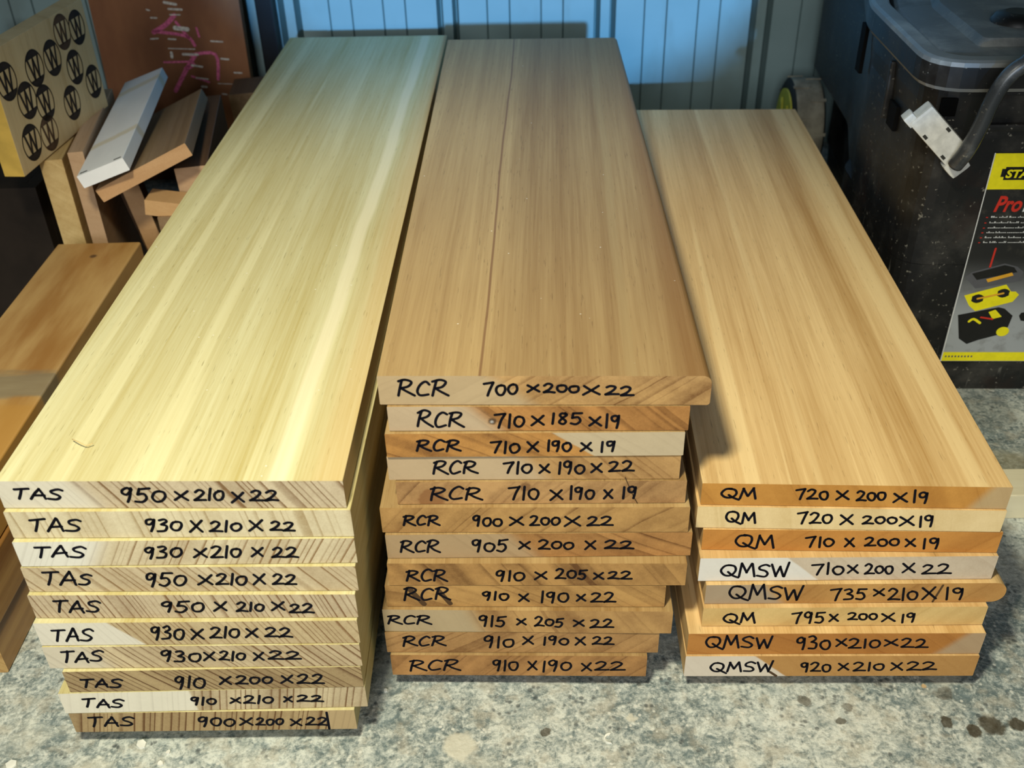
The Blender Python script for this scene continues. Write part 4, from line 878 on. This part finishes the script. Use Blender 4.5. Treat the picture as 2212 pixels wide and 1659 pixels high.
for i in range(6):
    (x0, z0), (x1, z1) = LP['line%d' % i]
    rect(x0 - .004, x0 - .0022, z0 + .001, z1 - .001, .0006, 2)
    x = x0 + .0005
    for k in range(9):
        w_ = rl.uniform(.004, .012)
        xx = x
        while xx < x + w_:
            cw = rl.uniform(.0007, .0014); rect(xx, xx + cw, z0 + .0012, z1 - (.001 if rl.random() > .25 else 0), .0006, 3); xx += cw + .00045
        x += w_ + .0016
ribbon(bm, [Vector(LP['redline'][0]), Vector(LP['redline'][1])], .0009, lput(.0006), 2)
polygon(bm, LP['tray'], lput(.0006), 4); polygon(bm, LP['tray_in'], lput(.0008), 1); polygon(bm, LP['strip'], lput(.0010), 5)
polygon(bm, LP['org'], lput(.0006), 0)
for a in ('o1', 'o2'):
    cx, cz = LP[a][0]; polygon(bm, [(cx + .0055*math.cos(2*math.pi*k/12)*(1 + .2*(k % 2)), cz + .005*math.sin(2*math.pi*k/12)) for k in range(12)], lput(.0008), 1)
ribbon(bm, [Vector(LP['o1'][0]), Vector(LP['o2'][0])], .0010, lput(.0009), 5)
polygon(bm, LP['box'], lput(.0006), 1)
cx, cz = LP['wh'][0]; polygon(bm, [(cx + .0062*math.cos(2*math.pi*k/16), cz + .0055*math.sin(2*math.pi*k/16)) for k in range(16)], lput(.0009), 0)
polygon(bm, LP['yb'], lput(.0008), 0)
ribbon(bm, catmull([Vector(p) for p in LP['ya'][:3]], 4), .0013, lput(.0009), 0)
ribbon(bm, [Vector(LP['yb'][0]) + Vector((-.006, -.006)), Vector(LP['yb'][3])], .0009, lput(.0009), 2)
cx0, cz0 = LP['code'][0]; 
for k in range(9): rect(cx0 + k*.0032, cx0 + k*.0032 + .0016, cz0 + .0002, cz0 + .0022, .0007, 4)
polygon(bm, [LP['right'][0], LP['right'][1], LP['right'][2], (LP['right'][2][0] + .03, LP['right'][2][1] - .005), (LP['right'][0][0] + .03, LP['right'][0][1] + .004)], lput(.0007), 1)
link('label_print', bm, MATS, parent=label)


# ------------------------------------------------------------------ chips and shavings lying about
chipm = plain('white_flake', (.78, .78, .72), .6, .2); tanm = plain('wood_chip', (.55, .38, .2), .7, .2)
CH = [(-.270, .444, .0042, 0, 'white square chip on the concrete in front of the left stack'), (-.252, .428, .0026, 0, 'small white chip nearest the frame bottom below the left stack'),
      (-.249, .437, .0020, 0, 'tiny white chip beside the larger chip under the left stack'), (.0625, .4385, .0045, 1, 'pale crescent flake on the concrete in front of the middle stack'),
      (.297, .476, .0020, 2, 'tiny orange wood chip in front of the right stack'), (-.357, .430, .0045, 0, 'white flake at the bottom left corner of the floor'),
      (-.100, .485, .0018, 0, 'tiny white fleck at the foot of the middle stack')]
for i, (x, y, r_, kd, lab) in enumerate(CH):
    rr = random.Random(i); bm = bmesh.new()
    if kd == 1:
        pts = [(math.cos(R(a)), math.sin(R(a))) for a in range(-120, 81, 20)] + [(.25 + .62*math.cos(R(a)), .12 + .66*math.sin(R(a))) for a in range(80, -121, -20)]
        pts = [(-a, b) if False else (a, b) for a, b in pts]
    else:
        pts = [(math.cos(a)*rr.uniform(.75, 1.1), math.sin(a)*rr.uniform(.7, 1.0)) for a in [2*math.pi*k/6 for k in range(6)]]
    lo = [bm.verts.new((a*r_, b*r_, 0)) for a, b in pts]; hi = [bm.verts.new((a*r_*.95, b*r_*.95, .0009 + .0004*rr.random())) for a, b in pts]
    n = len(pts)
    for k in range(n): bm.faces.new((lo[k], lo[(k+1) % n], hi[(k+1) % n], hi[k]))
    bm.faces.new(hi); bm.faces.new(list(reversed(lo)))
    tag(link('floor_chip', bm, tanm if kd == 2 else chipm, loc=(x, y, FLOOR), rot=(0, 0, rr.uniform(0, 3) if kd != 1 else R(200))), lab, 'chip', 'chips on the floor')
bm = bmesh.new()
pp = catmull([(0, 0, .0005), (.006, -.005, .002), (.011, -.007, .0008), (.0145, -.005, .0006)], 5); tube(bm, pp, .00035, 6)
tag(link('wood_shaving', bm, plain('shaving', (.62, .47, .22), .6, .2), loc=(-.2755, .4995, .2158)), 'thin curled wood shaving lying on the top left plank', 'shaving')
